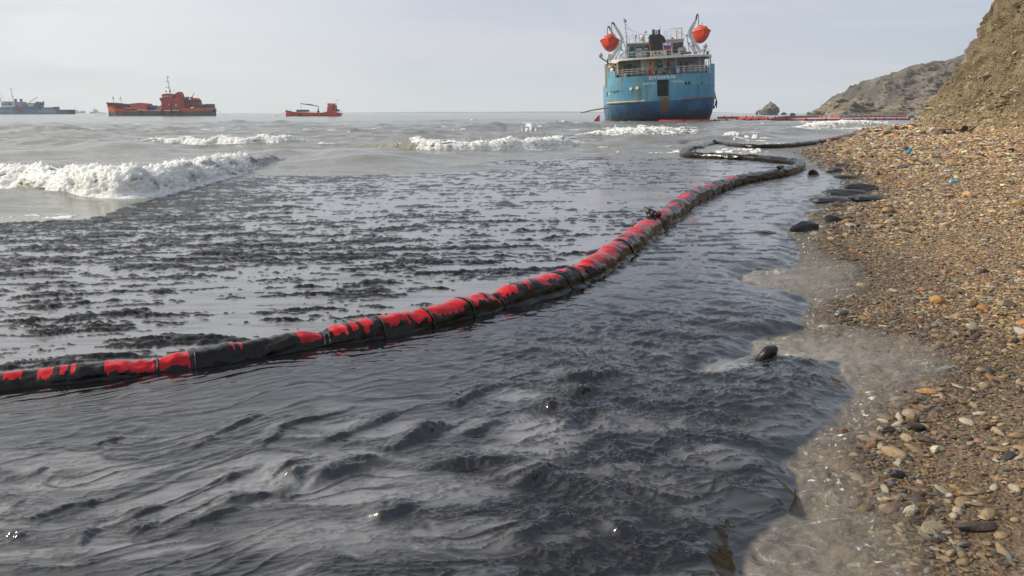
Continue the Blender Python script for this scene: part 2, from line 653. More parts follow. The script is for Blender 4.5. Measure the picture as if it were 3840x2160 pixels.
rows_px = np.concatenate([np.arange(2500, 1000, -3.0), np.arange(1000, 560, -2.6), np.arange(560, 432, -0.8), np.arange(432, 424, -0.5)])
Ys = np.concatenate([[-70, -25, -9, -4, -2, -0.5, 0.3, 0.8, 1.2, 1.6], ray_Y(rows_px), [5000.0]])
Ys = Ys[Ys <= 5000]
Ys = np.unique(Ys)
us = np.concatenate([[-4.5, -3, -2, -1.4, -1.0, -.85, -.74], np.linspace(-.67, .67, 1060), [.74, .85, 1.0, 1.4, 2, 3]])
YY, UU = np.meshgrid(Ys, us, indexing='ij')
XX = (np.abs(YY) + 1.0) * UU
dYr = np.gradient(Ys)
DY = np.repeat(dYr[:, None], len(us), 1).ravel()
X, Y = XX.ravel(), YY.ravel()
sdl = shore_sd(X, Y)
DXY = np.maximum(DY, (np.abs(Y) + 1) * 0.00123 * 1.2)


def lod(wl, k=2.2):
    return np.clip((wl / (k * DXY) - 0.55) / 0.8, 0, 1)


nzA = fbm2(X * 0.45, Y * 0.45, 2, 5)
nzB = fbm2(X * 2.2, Y * 2.2, 2, 6)
od = sdf_poly(X, Y, OIL)
far_k = np.clip(Y / 12, 0.15, 3)
od = od + 0.045 * fbm2(X * 3.3, Y * 3.3, 3, 8) * (1 - sst(Y, 9, 14))
odn = od + nzA * 0.22 * far_k * sst(Y, 7, 12) + nzB * (0.035 + 0.12 * sst(Y, 7, 12))
back = sdf_poly(X, Y, OIL_BACK)
PX, PY = proj(X, Y, np.zeros_like(X))



def on(mask, fn):
    """Evaluate fn(x, y) only where mask holds, zero elsewhere."""
    o = np.zeros(X.shape, np.float32)
    o[mask] = fn(X[mask], Y[mask])
    return o


H = np.zeros_like(X)
foam = np.zeros_like(X)
milk = np.zeros_like(X)
clot = np.zeros_like(X)
rip = np.zeros_like(X)
oil = sst(odn, -0.03, 0.02)
bd, bpar, bside = seg_dist(X, Y, [tuple(p) for p in BOOM[::3]])

# ---- open water: chop and swell
open_w = (1 - oil) * sst(-od, 0.0, 2.5) * sst(-sdl, 0.5, 6)
for wl, amp, sx_, seed in ((9.0, 0.30, 2.6, 101), (4.2, 0.25, 2.2, 102), (2.0, 0.14, 1.8, 103), (0.95, 0.05, 1.5, 104), (0.45, 0.013, 1.3, 105), (0.22, 0.0055, 1.2, 106)):
    lw = lod(wl)
    mm = (open_w > 0.01) & (lw > 0.01)
    xr = X[mm] * 0.985 + Y[mm] * 0.17
    yr = Y[mm] * 0.985 - X[mm] * 0.17
    nv = perlin2(xr / (wl * sx_), yr / wl, seed) + 0.35 * perlin2(xr / (wl * sx_ * 0.43), yr / (wl * 0.43), seed + 20)
    hh = (1 - np.abs(nv)) ** 2 - 0.45
    H[mm] += hh * amp * lw[mm] * open_w[mm] * (0.55 + 0.75 * sst(Y[mm], 25, 90))
rip += open_w

# ---- explicit smooth swells: (px, py) crest line, height, front and back width
SWELLS = [([(-300, 505), (60, 495), (250, 520), (420, 545)], 0.34, 1.6, 3.2), ([(-250, 545), (100, 535), (420, 565), (640, 590)], 0.22, 1.2, 2.5),
          ([(780, 480), (1010, 470), (1150, 482)], 0.34, 2.5, 4), ([(1000, 605), (1120, 585), (1300, 600), (1420, 640)], 0.16, 0.9, 2.0),
          ([(1700, 505), (1900, 490), (2010, 500)], 0.42, 2.2, 4), ([(2090, 490), (2200, 478), (2320, 482)], 0.36, 2.5, 4),
          ([(2100, 545), (2260, 530), (2450, 545), (2620, 548)], 0.24, 1.2, 2.5), ([(2560, 540), (2750, 525), (2960, 532)], 0.26, 1.5, 2.5),
          ([(2650, 478), (2900, 470), (3100, 476)], 0.40, 3, 5), ([(2900, 505), (3050, 500), (3200, 505)], 0.25, 1.8, 3), ([(1480, 462), (1900, 455), (2200, 460)], 0.3, 4, 7)]
for pts, hgt, wf, wb in SWELLS:
    hgt = hgt * 1.25
    cpts = [tuple(p) for p in catmull([at(*p) for p in pts], 6)]
    L = sum(math.dist(a_, b_) for a_, b_ in zip(cpts[:-1], cpts[1:]))
    m = (np.abs(Y - np.mean([p[1] for p in cpts])) < 40)
    d, par, side = seg_dist(X[m], Y[m], cpts)
    sgn = np.where(side > 0, 1, -1)
    ends = sst(par, 0, L * 0.3) * sst(L - par, 0, L * 0.3)
    prof = np.where(sgn > 0, np.exp(-(d / wb) ** 2), np.exp(-(d / wf) ** 2))
    H[m] += hgt * prof * ends * (1 + 0.25 * nzA[m]) * (1 - oil[m])

# ---- foam lying on the water
mw = (oil < 0.99) & (Y > 8)
fo1 = on(mw, lambda x, y: fbm2(x * 0.9, y * 0.9, 5, 201))
fo2 = on(mw, lambda x, y: fbm2(x * 0.35 + 9, y * 0.9, 3, 202))
lace = 1 - np.abs(on(mw, lambda x, y: fbm2(x * 1.3, y * 1.3, 3, 203))) * 2.2


def foam_patch(px, py, rx, ry, amount):
    d = np.sqrt(((PX - px) / rx) ** 2 + ((PY - py) / ry) ** 2)
    return amount * sst(1.25 - d, 0, 1.0)


FOAM_PATCHES = [(2430, 498, 260, 22, 1.0), (2330, 488, 90, 8, 0.9), (3180, 470, 230, 24, 1.1), (3060, 492, 190, 14, 0.7), (2790, 530, 150, 10, 0.75), (2380, 575, 260, 16, 0.55), (2900, 540, 120, 7, .6), (2120, 532, 60, 8, .5),
                (2780, 568, 170, 11, 0.95), (2560, 572, 120, 14, 0.75), (1990, 494, 60, 8, .8), (500, 770, 520, 40, 0.42), (150, 815, 300, 30, 0.5), (700, 640, 420, 20, 0.35),
                (1700, 578, 450, 12, 0.40), (3280, 480, 120, 10, .8), (2250, 620, 100, 4, .3), (2180, 920, 70, 18, 0.30), (2650, 525, 60, 6, .5), (1250, 455, 300, 8, .2), (300, 560, 300, 18, .2)]
fp = np.zeros_like(X)
for q_ in FOAM_PATCHES:
    fp = np.maximum(fp, foam_patch(*q_))
foam_sea = fp * np.clip(0.25 + 0.75 * lace + 0.6 * fo1, 0, 1.2)
foam = np.maximum(foam, sst(foam_sea, 0.34, 0.75) * (1 - 0.85 * oil * (np.abs(bd) > 0.9)))
capw = sst(fo2 + 0.5 * fo1, 0.72, 1.05) * open_w * sst(Y, 22, 40) * (1 - sst(Y, 120, 260)) * 0.55
foam = np.maximum(foam, capw)
mf = foam > 0.02
H += foam * (0.07 * np.abs(on(mf, lambda x, y: fbm2(x * 2.3, y * 2.3, 3, 205))) * lod(0.6) + 0.06) * sst(Y, 12, 20) * (1 - oil)

# ---- oil behind the boom: emulsion clots on a mirror-like sheen
inb = oil * sst(back, -0.05, 0.05)
mb_ = inb > 0.01
dens = -0.07 + 0.26 * sst(PX, 3000, 300) - 0.10 * sst(PX, 1500, 2300) + 0.30 * on(mb_, lambda x, y: fbm2(x * 0.22, y * 0.3, 3, 211))
edgeband = np.exp(-((odn - 0.9) / 1.3) ** 2) * sst(Y, 8, 12)
dens += 0.26 * edgeband - 0.13 * sst(PY, 900, 1250)


def clot_noise(x, y):
    xs_, ys_ = x * 0.96 + y * 0.10, y - x * 0.13
    wp = 0.3 * fbm2(xs_ * 1.6, ys_ * 1.6, 2, 215)
    a_ = fbm2(xs_ * 0.85 + wp, ys_ * 3.4 + wp, 4, 212, 0.6) + 0.5 * fbm2(xs_ * 5.0, ys_ * 10.0, 4, 216, 0.62)
    thin = fbm2(xs_ * 1.1 + wp, ys_ * 9.5 + wp * 3, 4, 219, 0.6) - 0.10
    return np.maximum(a_, thin * 0.9)


cl_v = on(mb_, clot_noise) + dens - 0.36
cl = sst(cl_v, 0.0, 0.20) * inb
lump = on((inb > 0.01) | ((oil > 0) & (Y > 5)), lambda x, y: np.abs(fbm2(x * 4.5, y * 8.0, 3, 213)) + 0.6 * np.abs(fbm2(x * 11, y * 18, 2, 214)))
H += cl * (0.004 + 0.015 * lump * lod(0.25) + 0.022 * sst(cl_v, 0.15, 0.8))
clot = np.maximum(clot, cl)
H += inb * (1 - cl) * (0.006 * on(mb_, lambda x, y: fbm2(x * 0.55, y * 1.1, 2, 217)) * lod(1.0) + 0.002 * on(mb_, lambda x, y: fbm2(x * 2.0, y * 4.2, 3, 218)) * lod(0.25))
rip += inb * 0.10

# ---- oil between boom and shore: viscous flow with folds
inf = oil * (1 - sst(back, -0.05, 0.05))
near_f = inf * sst(od, 0.0, 0.25)
calm = 1 - 0.85 * np.exp(-(np.maximum(bd - 0.2, 0) / 0.55) ** 2) * (1 - sst(Y, 9, 16))
mi = inf > 0.01


def run(x, y, deg):
    c_, s_ = math.cos(math.radians(deg)), math.sin(math.radians(deg))
    return x * c_ + y * s_, -x * s_ + y * c_


wv = on(mi, lambda x, y: 0.35 * fbm2(x * 0.8, y * 0.8, 3, 221))
wm = wv[mi]


def ripple_a(x, y):
    p_, q_ = run(x, y, 28)
    return 1 - np.abs(fbm2(p_ * 0.9 + wm, q_ * 4.0 + wm * 3, 3, 222))


def ripple_b(x, y):
    p_, q_ = run(x, y, 26)
    return 1 - np.abs(fbm2(p_ * 2.6 + wm, q_ * 11.0 + wm * 3, 3, 223))


def strand_a(x, y):
    p_, q_ = run(x, y, -30)
    return fbm2(p_ * 1.6 + 2 * wm, q_ * 4.4 + 2 * wm, 3, 224, 0.5)


def strand_b(x, y):
    p_, q_ = run(x, y, 12)
    return 1 - np.abs(fbm2(p_ * 3.2 + 2 * wm, q_ * 10.5 + 2 * wm, 4, 225, 0.6))


r1, r2 = on(mi, ripple_a), on(mi, ripple_b)
boomrip = np.exp(-((bd - 0.15) / 0.85) ** 2) * (1 - sst(Y, 12, 22))
H += near_f * (calm * 0.0060 * (r1 ** 8) * lod(0.2) + boomrip * 0.0045 * (r2 ** 3) * lod(0.06))
# flow strands, stronger near the shore front
turb = sst(PX, 1500, 2300) * sst(PY, 900, 1350) * 1.0 + 0.32 * sst(PY, 1450, 1950) + 0.12
turb = np.clip(turb, 0, 1.3)
st1, st2 = on(mi, strand_a), on(mi, strand_b)
st3 = on(mi, lambda x, y: fbm2(x * 1.1, y * 1.4, 4, 226))
st4 = on(mi, lambda x, y: fbm2(run(x, y, -24)[0] * 3.4 + wm, run(x, y, -24)[1] * 15 + 2 * wm, 4, 228, 0.6))
H += near_f * turb * calm * (0.017 * st1 * lod(0.25) + 0.011 * (st2 ** 5) * lod(0.08) + 0.016 * st3 * lod(0.6) + 0.0028 * st4 * lod(0.08))
# thin scattered scum in the middle distance on the shore side
sc = 0.8 * sst(on(mi, lambda x, y: fbm2((x + 0.1 * y) * 1.8, (y - 0.13 * x) * 5.5, 5, 227, 0.62)) + 0.25 * nzA, 0.34, 0.58) * inf * sst(Y, 5.5, 9)
clot = np.maximum(clot, 0.8 * sc)
H += sc * (0.004 + 0.016 * lump * lod(0.3))

# folds seen in the foreground: ridges with their steep side to the viewer
Z7 = lambda *p: [at(x * 0.7376, 1500 + y * 0.7376) for x, y in p]
RIDGES = [(Z7((1300, 390), (1340, 330), (1410, 240), (1500, 190), (1700, 140), (1800, 90)), 0.020, 0.05),
          (Z7((1620, 345), (1660, 290), (1780, 240), (1890, 200), (2060, 100)), 0.036, 0.07),
          (Z7((1340, 555), (1390, 460), (1480, 410), (1600, 380), (1720, 360)), 0.026, 0.05),
          (Z7((1820, 360), (1900, 320), (2030, 315), (2180, 250), (2300, 190)), 0.045, 0.09),
          (Z7((1490, 560), (1500, 490), (1600, 430), (1700, 410)), 0.034, 0.06),
          (Z7((1590, 555), (1640, 480), (1760, 440), (1880, 410), (2040, 418)), 0.055, 0.09),
          (Z7((950, 685), (1050, 692), (1200, 640), (1300, 625)), 0.030, 0.06), (Z7((150, 715), (300, 650), (420, 630), (510, 575)), 0.024, 0.05),
          (Z7((430, 850), (460, 770), (540, 735)), 0.024, 0.05), (Z7((620, 695), (740, 660), (855, 625)), 0.024, 0.05),
          (Z7((840, 385), (950, 335), (1040, 290), (1100, 250), (1220, 190), (1380, 120)), 0.020, 0.045), (Z7((110, 475), (270, 405)), 0.018, 0.04),
          (Z7((470, 325), (560, 280), (650, 265)), 0.016, 0.04), (Z7((1000, 610), (1200, 600), (1420, 570), (1560, 600)), 0.030, 0.06),
          (Z7((740, 755), (800, 700)), 0.02, 0.05), (Z7((0, 820), (90, 800)), 0.02, 0.05), (Z7((1150, 520), (1230, 450), (1370, 420)), 0.02, 0.05),
          ([at(1640, 1585), at(1700, 1570), at(1790, 1520), at(1900, 1480)], 0.045, 0.09), ([at(1980, 1560), at(2080, 1590), at(2140, 1610)], 0.05, 0.10),
          ([at(2000, 1490), at(2120, 1480), at(2260, 1462), at(2450, 1460)], 0.05, 0.08), ([at(2130, 1540), at(2200, 1520), at(2250, 1500)], 0.05, 0.09),
          ([at(2060, 1670), at(2140, 1640), at(2210, 1590), at(2200, 1570)], 0.055, 0.10), ([at(1520, 1830), at(1700, 1800), at(1880, 1790), at(1960, 1740)], 0.04, 0.08),
          ([at(1880, 1880), at(1990, 1860), at(2100, 1790)], 0.035, 0.07), ([at(1500, 1720), at(1620, 1670), at(1700, 1640)], 0.04, 0.08),
          ([at(1350, 2030), at(1480, 1990), at(1560, 1950)], 0.035, 0.08), ([at(1850, 2100), at(2060, 2040), at(2200, 1960)], 0.04, 0.09),
          ([at(2000, 2200), at(2300, 2080), at(2500, 1960)], 0.03, 0.08), ([at(1700, 1690), at(1830, 1660), at(1900, 1610)], 0.03, 0.06)]
ridgem = np.zeros_like(X)
rgn = on(mi & (Y < 12), lambda x, y: fbm2(x * 11, y * 11, 3, 232, .6))
wig = 0.045 * on(mi & (Y < 12), lambda x, y: fbm2(x * 4, y * 4, 4, 231, .6))
for pts, hgt, wd in RIDGES:
    hgt, wd = hgt * 0.70, wd * 0.55
    cp = [tuple(p) for p in catmull(pts, 5)]
    L = sum(math.dist(a_, b_) for a_, b_ in zip(cp[:-1], cp[1:]))
    ym = [p[1] for p in cp]
    m = (Y > min(ym) - 0.8) & (Y < max(ym) + 0.8) & (np.abs(X - np.mean([p[0] for p in cp])) < 2.5)
    d, par, side = seg_dist(X[m] + wig[m], Y[m] + wig[m], cp)
    sgn = np.where(side > 0, 1, -1)             # + is away from the viewer for left-to-right lines
    endt = sst(par, 0, L * 0.38) * sst(L - par, 0, L * 0.38)
    prof = np.where(sgn > 0, np.exp(-(d / (wd * 2.4)) ** 2), np.exp(-(d / (wd * 0.55)) ** 2))
    H[m] += hgt * prof * endt * (1 + 0.5 * nzB[m] + 0.28 * rgn[m])
    ridgem[m] = np.maximum(ridgem[m], np.exp(-((d + 0.3 * wd * sgn) / (wd * 1.7)) ** 2) * endt * min(1, hgt / .03))

# the thick front of the oil where it rolls up the shore
frontv = inf * sst(odn, -0.02, 0.30)
H += frontv * (0.045 + 0.025 * sst(od, 0.05, 0.5)) * (1 - 0.5 * sst(Y, 9, 16))
bulge = np.exp(-((od - 0.14) / 0.12) ** 2) * inf
H += bulge * 0.022 * (1 + 0.6 * nzB)

# turbid patches where water has washed over the oil
mk = on(mi, lambda x, y: fbm2(x * 0.8 + 3, y * 1.1, 4, 241))
def silk(x, y):
    p_, q_ = run(x, y, 8)
    return fbm2(p_ * 1.1 + 1.5 * wm, q_ * 4.6 + 3 * wm, 4, 243, 0.55)


blot = sst(on(mi, silk) + 0.45 * mk, -0.05, 0.55)
milk = (0.03 + 0.10 * sst(mk, -0.3, 0.5) + 0.50 * blot) * inf * (0.5 + 0.5 * sst(PY, 1150, 1700)) * (1 - 0.25 * sst(PX, 2000, 2350) * sst(PY, 1250, 1400))
milk *= 0.85
milk += 0.24 * inf * sst(PY, 1450, 1850) * (1 - sst(PX, 1300, 2000)) * (0.5 + blot)
milk = np.maximum(milk, 0.70 * inf * sst(Y, 6.5, 10) * (1 - sc))
milk *= 1 - np.exp(-(np.maximum(bd - 0.55, 0) / 0.6) ** 2) * (1 - sst(Y, 8, 16))  # thick oil by the boom, its dark reflection also put into the colour
milk *= 1 - 0.9 * sst(r1, 0.80, 0.96)
strk = on(mb_, lambda x, y: fbm2(x * 0.9 + 0.1 * y, y * 7.5, 4, 244, .6))
milk = np.maximum(milk, inb * np.clip(0.98 - 0.42 * sst(strk, 0.05, 0.5) + 0.15 * nzB, 0, 1) * (1 - cl))
for px, py, rx, ry_, am in ((2010, 1670, 190, 70, 1.0), (1250, 2080, 420, 90, 0.75), (1650, 1900, 300, 80, 0.65), (2720, 1385, 120, 40, 1.0), (1950, 1750, 200, 50, 0.8), (1950, 1530, 130, 26, 0.8),
                            (2700, 1760, 160, 45, 0.5), (2350, 1640, 330, 40, 0.45)):
    dd = np.sqrt(((PX - px) / rx) ** 2 + ((PY - py) / ry_) ** 2) + 0.35 * mk
    milk = np.maximum(milk, am * sst(1.2 - dd, 0, 0.8) * inf)
milk *= 1 - 0.92 * ridgem
milk *= 1 - 0.85 * sst(st2, 0.78, 0.97) * np.clip(turb, 0, 1)
rip += (inf * 0.3 + 0.9 * near_f * turb) * calm

# ---- swash between the oil front and the stones
sw = (1 - oil) * (1 - sst(-sdl, 1.2, 4.0)) * sst(-Y, -60, -45)
ms = sw > 0.01
swn = on(ms, lambda x, y: fbm2(x * 2.2, y * 3.4, 4, 251))
H += sw * (0.028 * swn * lod(0.3) + 0.016 * on(ms, lambda x, y: fbm2(x * 6, y * 9, 3, 252)) * lod(0.12))
edge = np.exp(-((sdl + 0.10 + 0.05 * nzB) / 0.10) ** 2)
frn = np.exp(-((od + 0.10) / 0.09) ** 2) * sw
lac = 1 - np.abs(on(ms, lambda x, y: fbm2(x * 3.0 + .5 * fbm2(x * 2, y * 2, 2, 256), y * 4.5, 3, 255, .55)))
bub = sst(on(ms, lambda x, y: fbm2(x * 26, y * 26, 3, 253, 0.7)), 0.2, 0.9)
foam = np.maximum(foam, sw * (0.05 + 0.26 * sst(lac, 0.86, 1.0) * sst(-sdl, -0.1, 0.2) + bub * (0.34 * edge + 0.24 * frn + 0.03)))
rip += sw * 1.3
alpha = 1 - 0.74 * np.exp(-np.maximum(-sdl - 0.02, 0) / 0.75) * sw
wedge = sst(sdl, -0.05, 0.12)
alpha *= 1 - 0.9 * wedge
# water climbs a little onto the stones, then thins out
H += np.where(sdl > -0.35, 0.03 * sst(sdl, -0.35, 0.1), 0) * sst(-Y, -30, -20)

keep = sdl < 0.75
VS = np.stack([X, Y, H], 1)
FS = grid_faces(len(Ys), len(us))
kf = keep[FS].any(1)
FS = FS[kf]
of = oil[FS].mean(1) > 0.5


def sub_mesh(name, faces):
    idx, inv = np.unique(faces, return_inverse=True)
    me = mesh_np(name, VS[idx], inv.reshape(faces.shape))
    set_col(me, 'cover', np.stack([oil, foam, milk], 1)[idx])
    set_col(me, 'film', np.stack([alpha, np.clip(rip, 0, 1.5), clot], 1)[idx])
    return me


def water_material(name, sss=0.0):
    m, t, p, out = base_mat(name)
    ca_, fi = t.nodes.new('ShaderNodeAttribute'), t.nodes.new('ShaderNodeAttribute')
    ca_.attribute_name, fi.attribute_name = 'cover', 'film'
    s1, s2 = t.nodes.new('ShaderNodeSeparateColor'), t.nodes.new('ShaderNodeSeparateColor')
    t.links.new(ca_.outputs['Color'], s1.inputs[0])
    t.links.new(fi.outputs['Color'], s2.inputs[0])
    oil_, foam_, milk_ = s1.outputs
    alpha_, rip_, clot_ = s2.outputs
    geo = t.nodes.new('ShaderNodeNewGeometry')
    pos = geo.outputs['Position']
    sp = t.nodes.new('ShaderNodeSeparateXYZ')
    t.links.new(pos, sp.inputs[0])
    deep = smap(t, sp.outputs[1], 30, 220)
    shore_w = smap(t, sp.outputs[1], 14, 5)
    body = mixc(t, deep, (0.195, 0.190, 0.155), (0.175, 0.215, 0.205))
    body = mixc(t, shore_w, body, (0.33, 0.295, 0.25))
    n_big = noise(t, mapping(t, pos, (0.35, 0.8, 1)), 0.6, 4, 0.6)
    body = mixc(t, smap(t, n_big, 0.4, 0.7, 0, 0.35), body, (0.14, 0.14, 0.115))
    oilc = mixc(t, noise(t, pos, 3.0, 3), (0.005, 0.005, 0.006), (0.012, 0.011, 0.010))
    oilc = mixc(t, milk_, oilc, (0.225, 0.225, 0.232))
    oilc = mixc(t, clot_, oilc, (0.004, 0.004, 0.004))
    c = mixc(t, oil_, body, oilc)
    fine = noise(t, mapping(t, pos, (1, 1, 1)), 9.0, 4, 0.65)
    finer = noise(t, pos, 70.0, 3, 0.7)
    fine = mixf(t, smap(t, sp.outputs[1], 4, 9), finer, fine)
    fo = smap(t, math_n(t, 'MULTIPLY_ADD', fine, 0.6, math_n(t, 'SUBTRACT', foam_, 0.3)), 0.12, 0.62)
    c = mixc(t, fo, c, mixc(t, smap(t, noise(t, pos, 2.6, 4, .6), .40, .68), (0.84, 0.84, 0.82), (0.70, 0.69, 0.63)))
    t.links.new(c, p.inputs['Base Color'])
    r = mixf(t, oil_, 0.16, smap(t, sp.outputs[1], 9, 26, 0.085, 0.24))
    r = mixf(t, clot_, r, 0.30)
    r = mixf(t, milk_, r, 0.20)
    r = mixf(t, fo, r, 0.85)
    t.links.new(r, p.inputs['Roughness'])
    t.links.new(math_n(t, 'MULTIPLY', fo, sss), p.inputs['Subsurface Weight'])
    p.inputs['Subsurface Radius'].default_value = (1.0, 1.0, 0.9)
    p.inputs['Subsurface Scale'].default_value = 0.16
    t.links.new(mixf(t, oil_, 1.333, 1.66), p.inputs['IOR'])
    t.links.new(mixf(t, clot_, 0.5, 0.14), p.inputs['Specular IOR Level'])
    # fine ripples
    na = noise(t, mapping(t, pos, (0.7, 1.25, 1), (0, 0, 0.45)), 13.0, 3, 0.6, 0.6)
    nb = noise(t, mapping(t, pos, (0.5, 1.0, 1), (0, 0, -0.25)), 1.7, 4, 0.62, 0.3)
    near = smap(t, sp.outputs[1], 14, 40, 1, 0)
    ha = math_n(t, 'MULTIPLY', math_n(t, 'MULTIPLY', na, 0.010), math_n(t, 'MULTIPLY', near, math_n(t, 'MULTIPLY', rip_, mixf(t, oil_, 1.0, 0.08))))
    st_ = noise(t, mapping(t, pos, (3.2, 17.0, 1), (0, 0, -0.30)), 1.0, 4, 0.62, 0.8)
    st_ = math_n(t, 'SUBTRACT', 1.0, math_n(t, 'ABSOLUTE', math_n(t, 'MULTIPLY_ADD', st_, 4.0, -2.0)))
    hs = math_n(t, 'MULTIPLY', math_n(t, 'MULTIPLY', st_, 0.0008), math_n(t, 'MULTIPLY', near, math_n(t, 'MULTIPLY', rip_, oil_)))
    ha = math_n(t, 'ADD', ha, hs)
    hb = math_n(t, 'MULTIPLY', math_n(t, 'MULTIPLY', nb, 0.085), math_n(t, 'MULTIPLY', math_n(t, 'SUBTRACT', 1.0, oil_), smap(t, sp.outputs[1], 8, 30)))
    hc = math_n(t, 'MULTIPLY', math_n(t, 'MULTIPLY', fine, smap(t, sp.outputs[1], 4, 12, 0.006, 0.05)), math_n(t, 'ADD', fo, math_n(t, 'MULTIPLY', clot_, 0.5)))
    b = t.nodes.new('ShaderNodeBump')
    b.inputs['Strength'].default_value = 1.0
    b.inputs['Distance'].default_value = 1.0
    t.links.new(math_n(t, 'ADD', math_n(t, 'ADD', ha, hb), hc), b.inputs['Height'])
    t.links.new(b.outputs[0], p.inputs['Normal'])
    tr = t.nodes.new('ShaderNodeBsdfTransparent')
    mx = t.nodes.new('ShaderNodeMixShader')
    t.links.new(math_n(t, 'MAXIMUM', alpha_, math_n(t, 'MULTIPLY', fo, 0.9)), mx.inputs[0])
    t.links.new(tr.outputs[0], mx.inputs[1])
    t.links.new(p.outputs[0], mx.inputs[2])
    t.links.new(mx.outputs[0], out.inputs[0])
    return m


M_WATER = water_material('sea_water')
M_WAVE = water_material('breaking_water', 0.9)
sea = tag(link('sea', sub_mesh('sea', FS[~of]), None, M_WATER), kind='structure')
slick = tag(link('oil_slick', sub_mesh('oil_slick', FS[of]), None, M_WATER),
            'thick black oil slick lying on the water along the shore', 'oil slick', kind='stuff')
# sea bed far below everything, closes the water outside the survey
# ------------------------------------------------------------------ breaking waves
def breaker(name, foot_px, label, width=1.0, amp=0.16, gaps=0.25, nu=900, seed=300, lip=0.0):
    """A wave with a foaming front: foot line (px, py, height, foam share) swept by a profile, then puffed up."""
    c = catmull([(*at(p[0], p[1]), p[2], p[3]) for p in foot_px], 40)
    seg = np.sqrt((np.diff(c[:, :2], axis=0) ** 2).sum(1))
    s = np.concatenate([[0], np.cumsum(seg)])
    u = np.linspace(0, s[-1], nu)
    cx, cy, hh, fr = (np.interp(u, s, c[:, k]) for k in range(4))
    k = np.hanning(41)
    k /= k.sum()
    tx, ty = np.gradient(np.convolve(np.pad(cx, 20, 'edge'), k, 'valid')), np.gradient(np.convolve(np.pad(cy, 20, 'edge'), k, 'valid'))
    ln = np.sqrt(tx * tx + ty * ty)
    nx, ny = -ty / ln, tx / ln                     # towards the open sea
    prof_w = np.array([-0.55, -0.25, -0.02, 0.10, 0.20, 0.33, 0.52, 0.75, 1.05, 1.5, 2.1, 3.0, 4.2, 5.4]) * width
    prof_z = np.array([-0.10, 0.01, 0.16, 0.40, 0.66, 0.86, 0.97, 1.0, 0.92, 0.74, 0.50, 0.22, 0.02, -0.25])
    nv = 74
    tt = np.concatenate([np.linspace(0, 7.5, 58), np.linspace(7.7, 13, 16)])
    ww = np.interp(tt, np.arange(14), prof_w)
    zz = np.interp(tt, np.arange(14), prof_z)
    U, Tt = np.meshgrid(u, tt, indexing='ij')
    W = np.repeat(ww[None], nu, 0)
    Z = zz[None] * hh[:, None] * 0.92
    Z = np.where(zz[None] < 0, zz[None] * 0.35, Z)
    W = W * (0.75 + 0.4 * hh[:, None])
    x = cx[:, None] + nx[:, None] * W
    y = cy[:, None] + ny[:, None] * W
    big = fbm2(U.ravel() * 0.9, np.full(U.size, seed * 0.1), 3, seed).reshape(U.shape)
    y = y + big * 0.28 * sst(Tt, 0, 3)
    Z = Z * (1 + 0.28 * big)
    p = np.stack([x.ravel() * 2.3, y.ravel() * 2.3, Z.ravel() * 2.3])
    puff = (0.55 + 0.55 * perlin3(p[0] * .8, p[1] * .8, p[2] * .8, seed) + 0.28 * np.abs(perlin3(p[0] * 1.9, p[1] * 1.9, p[2] * 1.9, seed + 1)) +
            0.16 * perlin3(p[0] * 4.4, p[1] * 4.4, p[2] * 4.4, seed + 2) + 0.12 * perlin3(p[0] * 9, p[1] * 9, p[2] * 9, seed + 3) + 0.09 * perlin3(p[0] * 19, p[1] * 19, p[2] * 19, seed + 4)).reshape(U.shape)
    patch = fbm2(U.ravel() * 0.55, Tt.ravel() * 0.33, 3, seed + 7).reshape(U.shape)
    patch2 = fbm2(U.ravel() * 2.4, Tt.ravel() * 0.9, 3, seed + 8).reshape(U.shape)
    back_edge = 7.8 + 1.3 * patch2
    fm = sst(Tt, 0.4, 1.3) * (1 - sst(Tt, back_edge - 1.2, back_edge + 0.8))
    fm = fm * sst(fr[:, None] + 0.9 * patch + 0.35 * patch2 - gaps, -0.15, 0.30)
    fm = fm * (1 - 0.55 * sst(patch2 + 0.5 * patch, 0.25, 0.7))
    thin = fbm2(U.ravel() * 5.5, Tt.ravel() * 2.2, 3, seed + 9, .6).reshape(U.shape)
    fm = np.clip(fm * (0.80 + 0.34 * thin), 0, 1)
    hs = hh[:, None] / max(hh)
    A = amp * fm * (0.35 + 0.65 * hs) * (0.25 + 0.75 * sst(Tt, 0.6, 3.0))
    # push outwards: forward and up on the front, up on the crest
    fw_ = 1 - sst(Tt, 3.0, 7.0)
    x = x - nx[:, None] * puff * A * fw_ * 1.1
    y = y - ny[:, None] * puff * A * fw_ * 1.1
    Z = Z + puff * A * (0.55 + 0.6 * sst(Tt, 1.5, 6)) - 0.12 * A
    jag = perlin2(U.ravel() * 7, Tt.ravel() * 1.7, seed + 11).reshape(U.shape)
    Z = Z + fm * hs * amp * 1.1 * np.clip(jag, 0, 1) ** 2 * np.exp(-((Tt - 6.2) / 1.5) ** 2)
    V = np.stack([x, y, Z], -1).reshape(-1, 3)
    me = mesh_np(name, V, grid_faces(nu, len(tt)))
    z0 = np.zeros(V.shape[0])
    set_col(me, 'cover', np.stack([z0, fm.ravel() * 1.05, z0], 1))
    set_col(me, 'film', np.stack([z0 + 1, z0 + 1, z0], 1))
    return tag(link(name, me, None, M_WAVE), label, 'breaking wave', 'waves breaking off the beach'), (x, y, Z, fm)


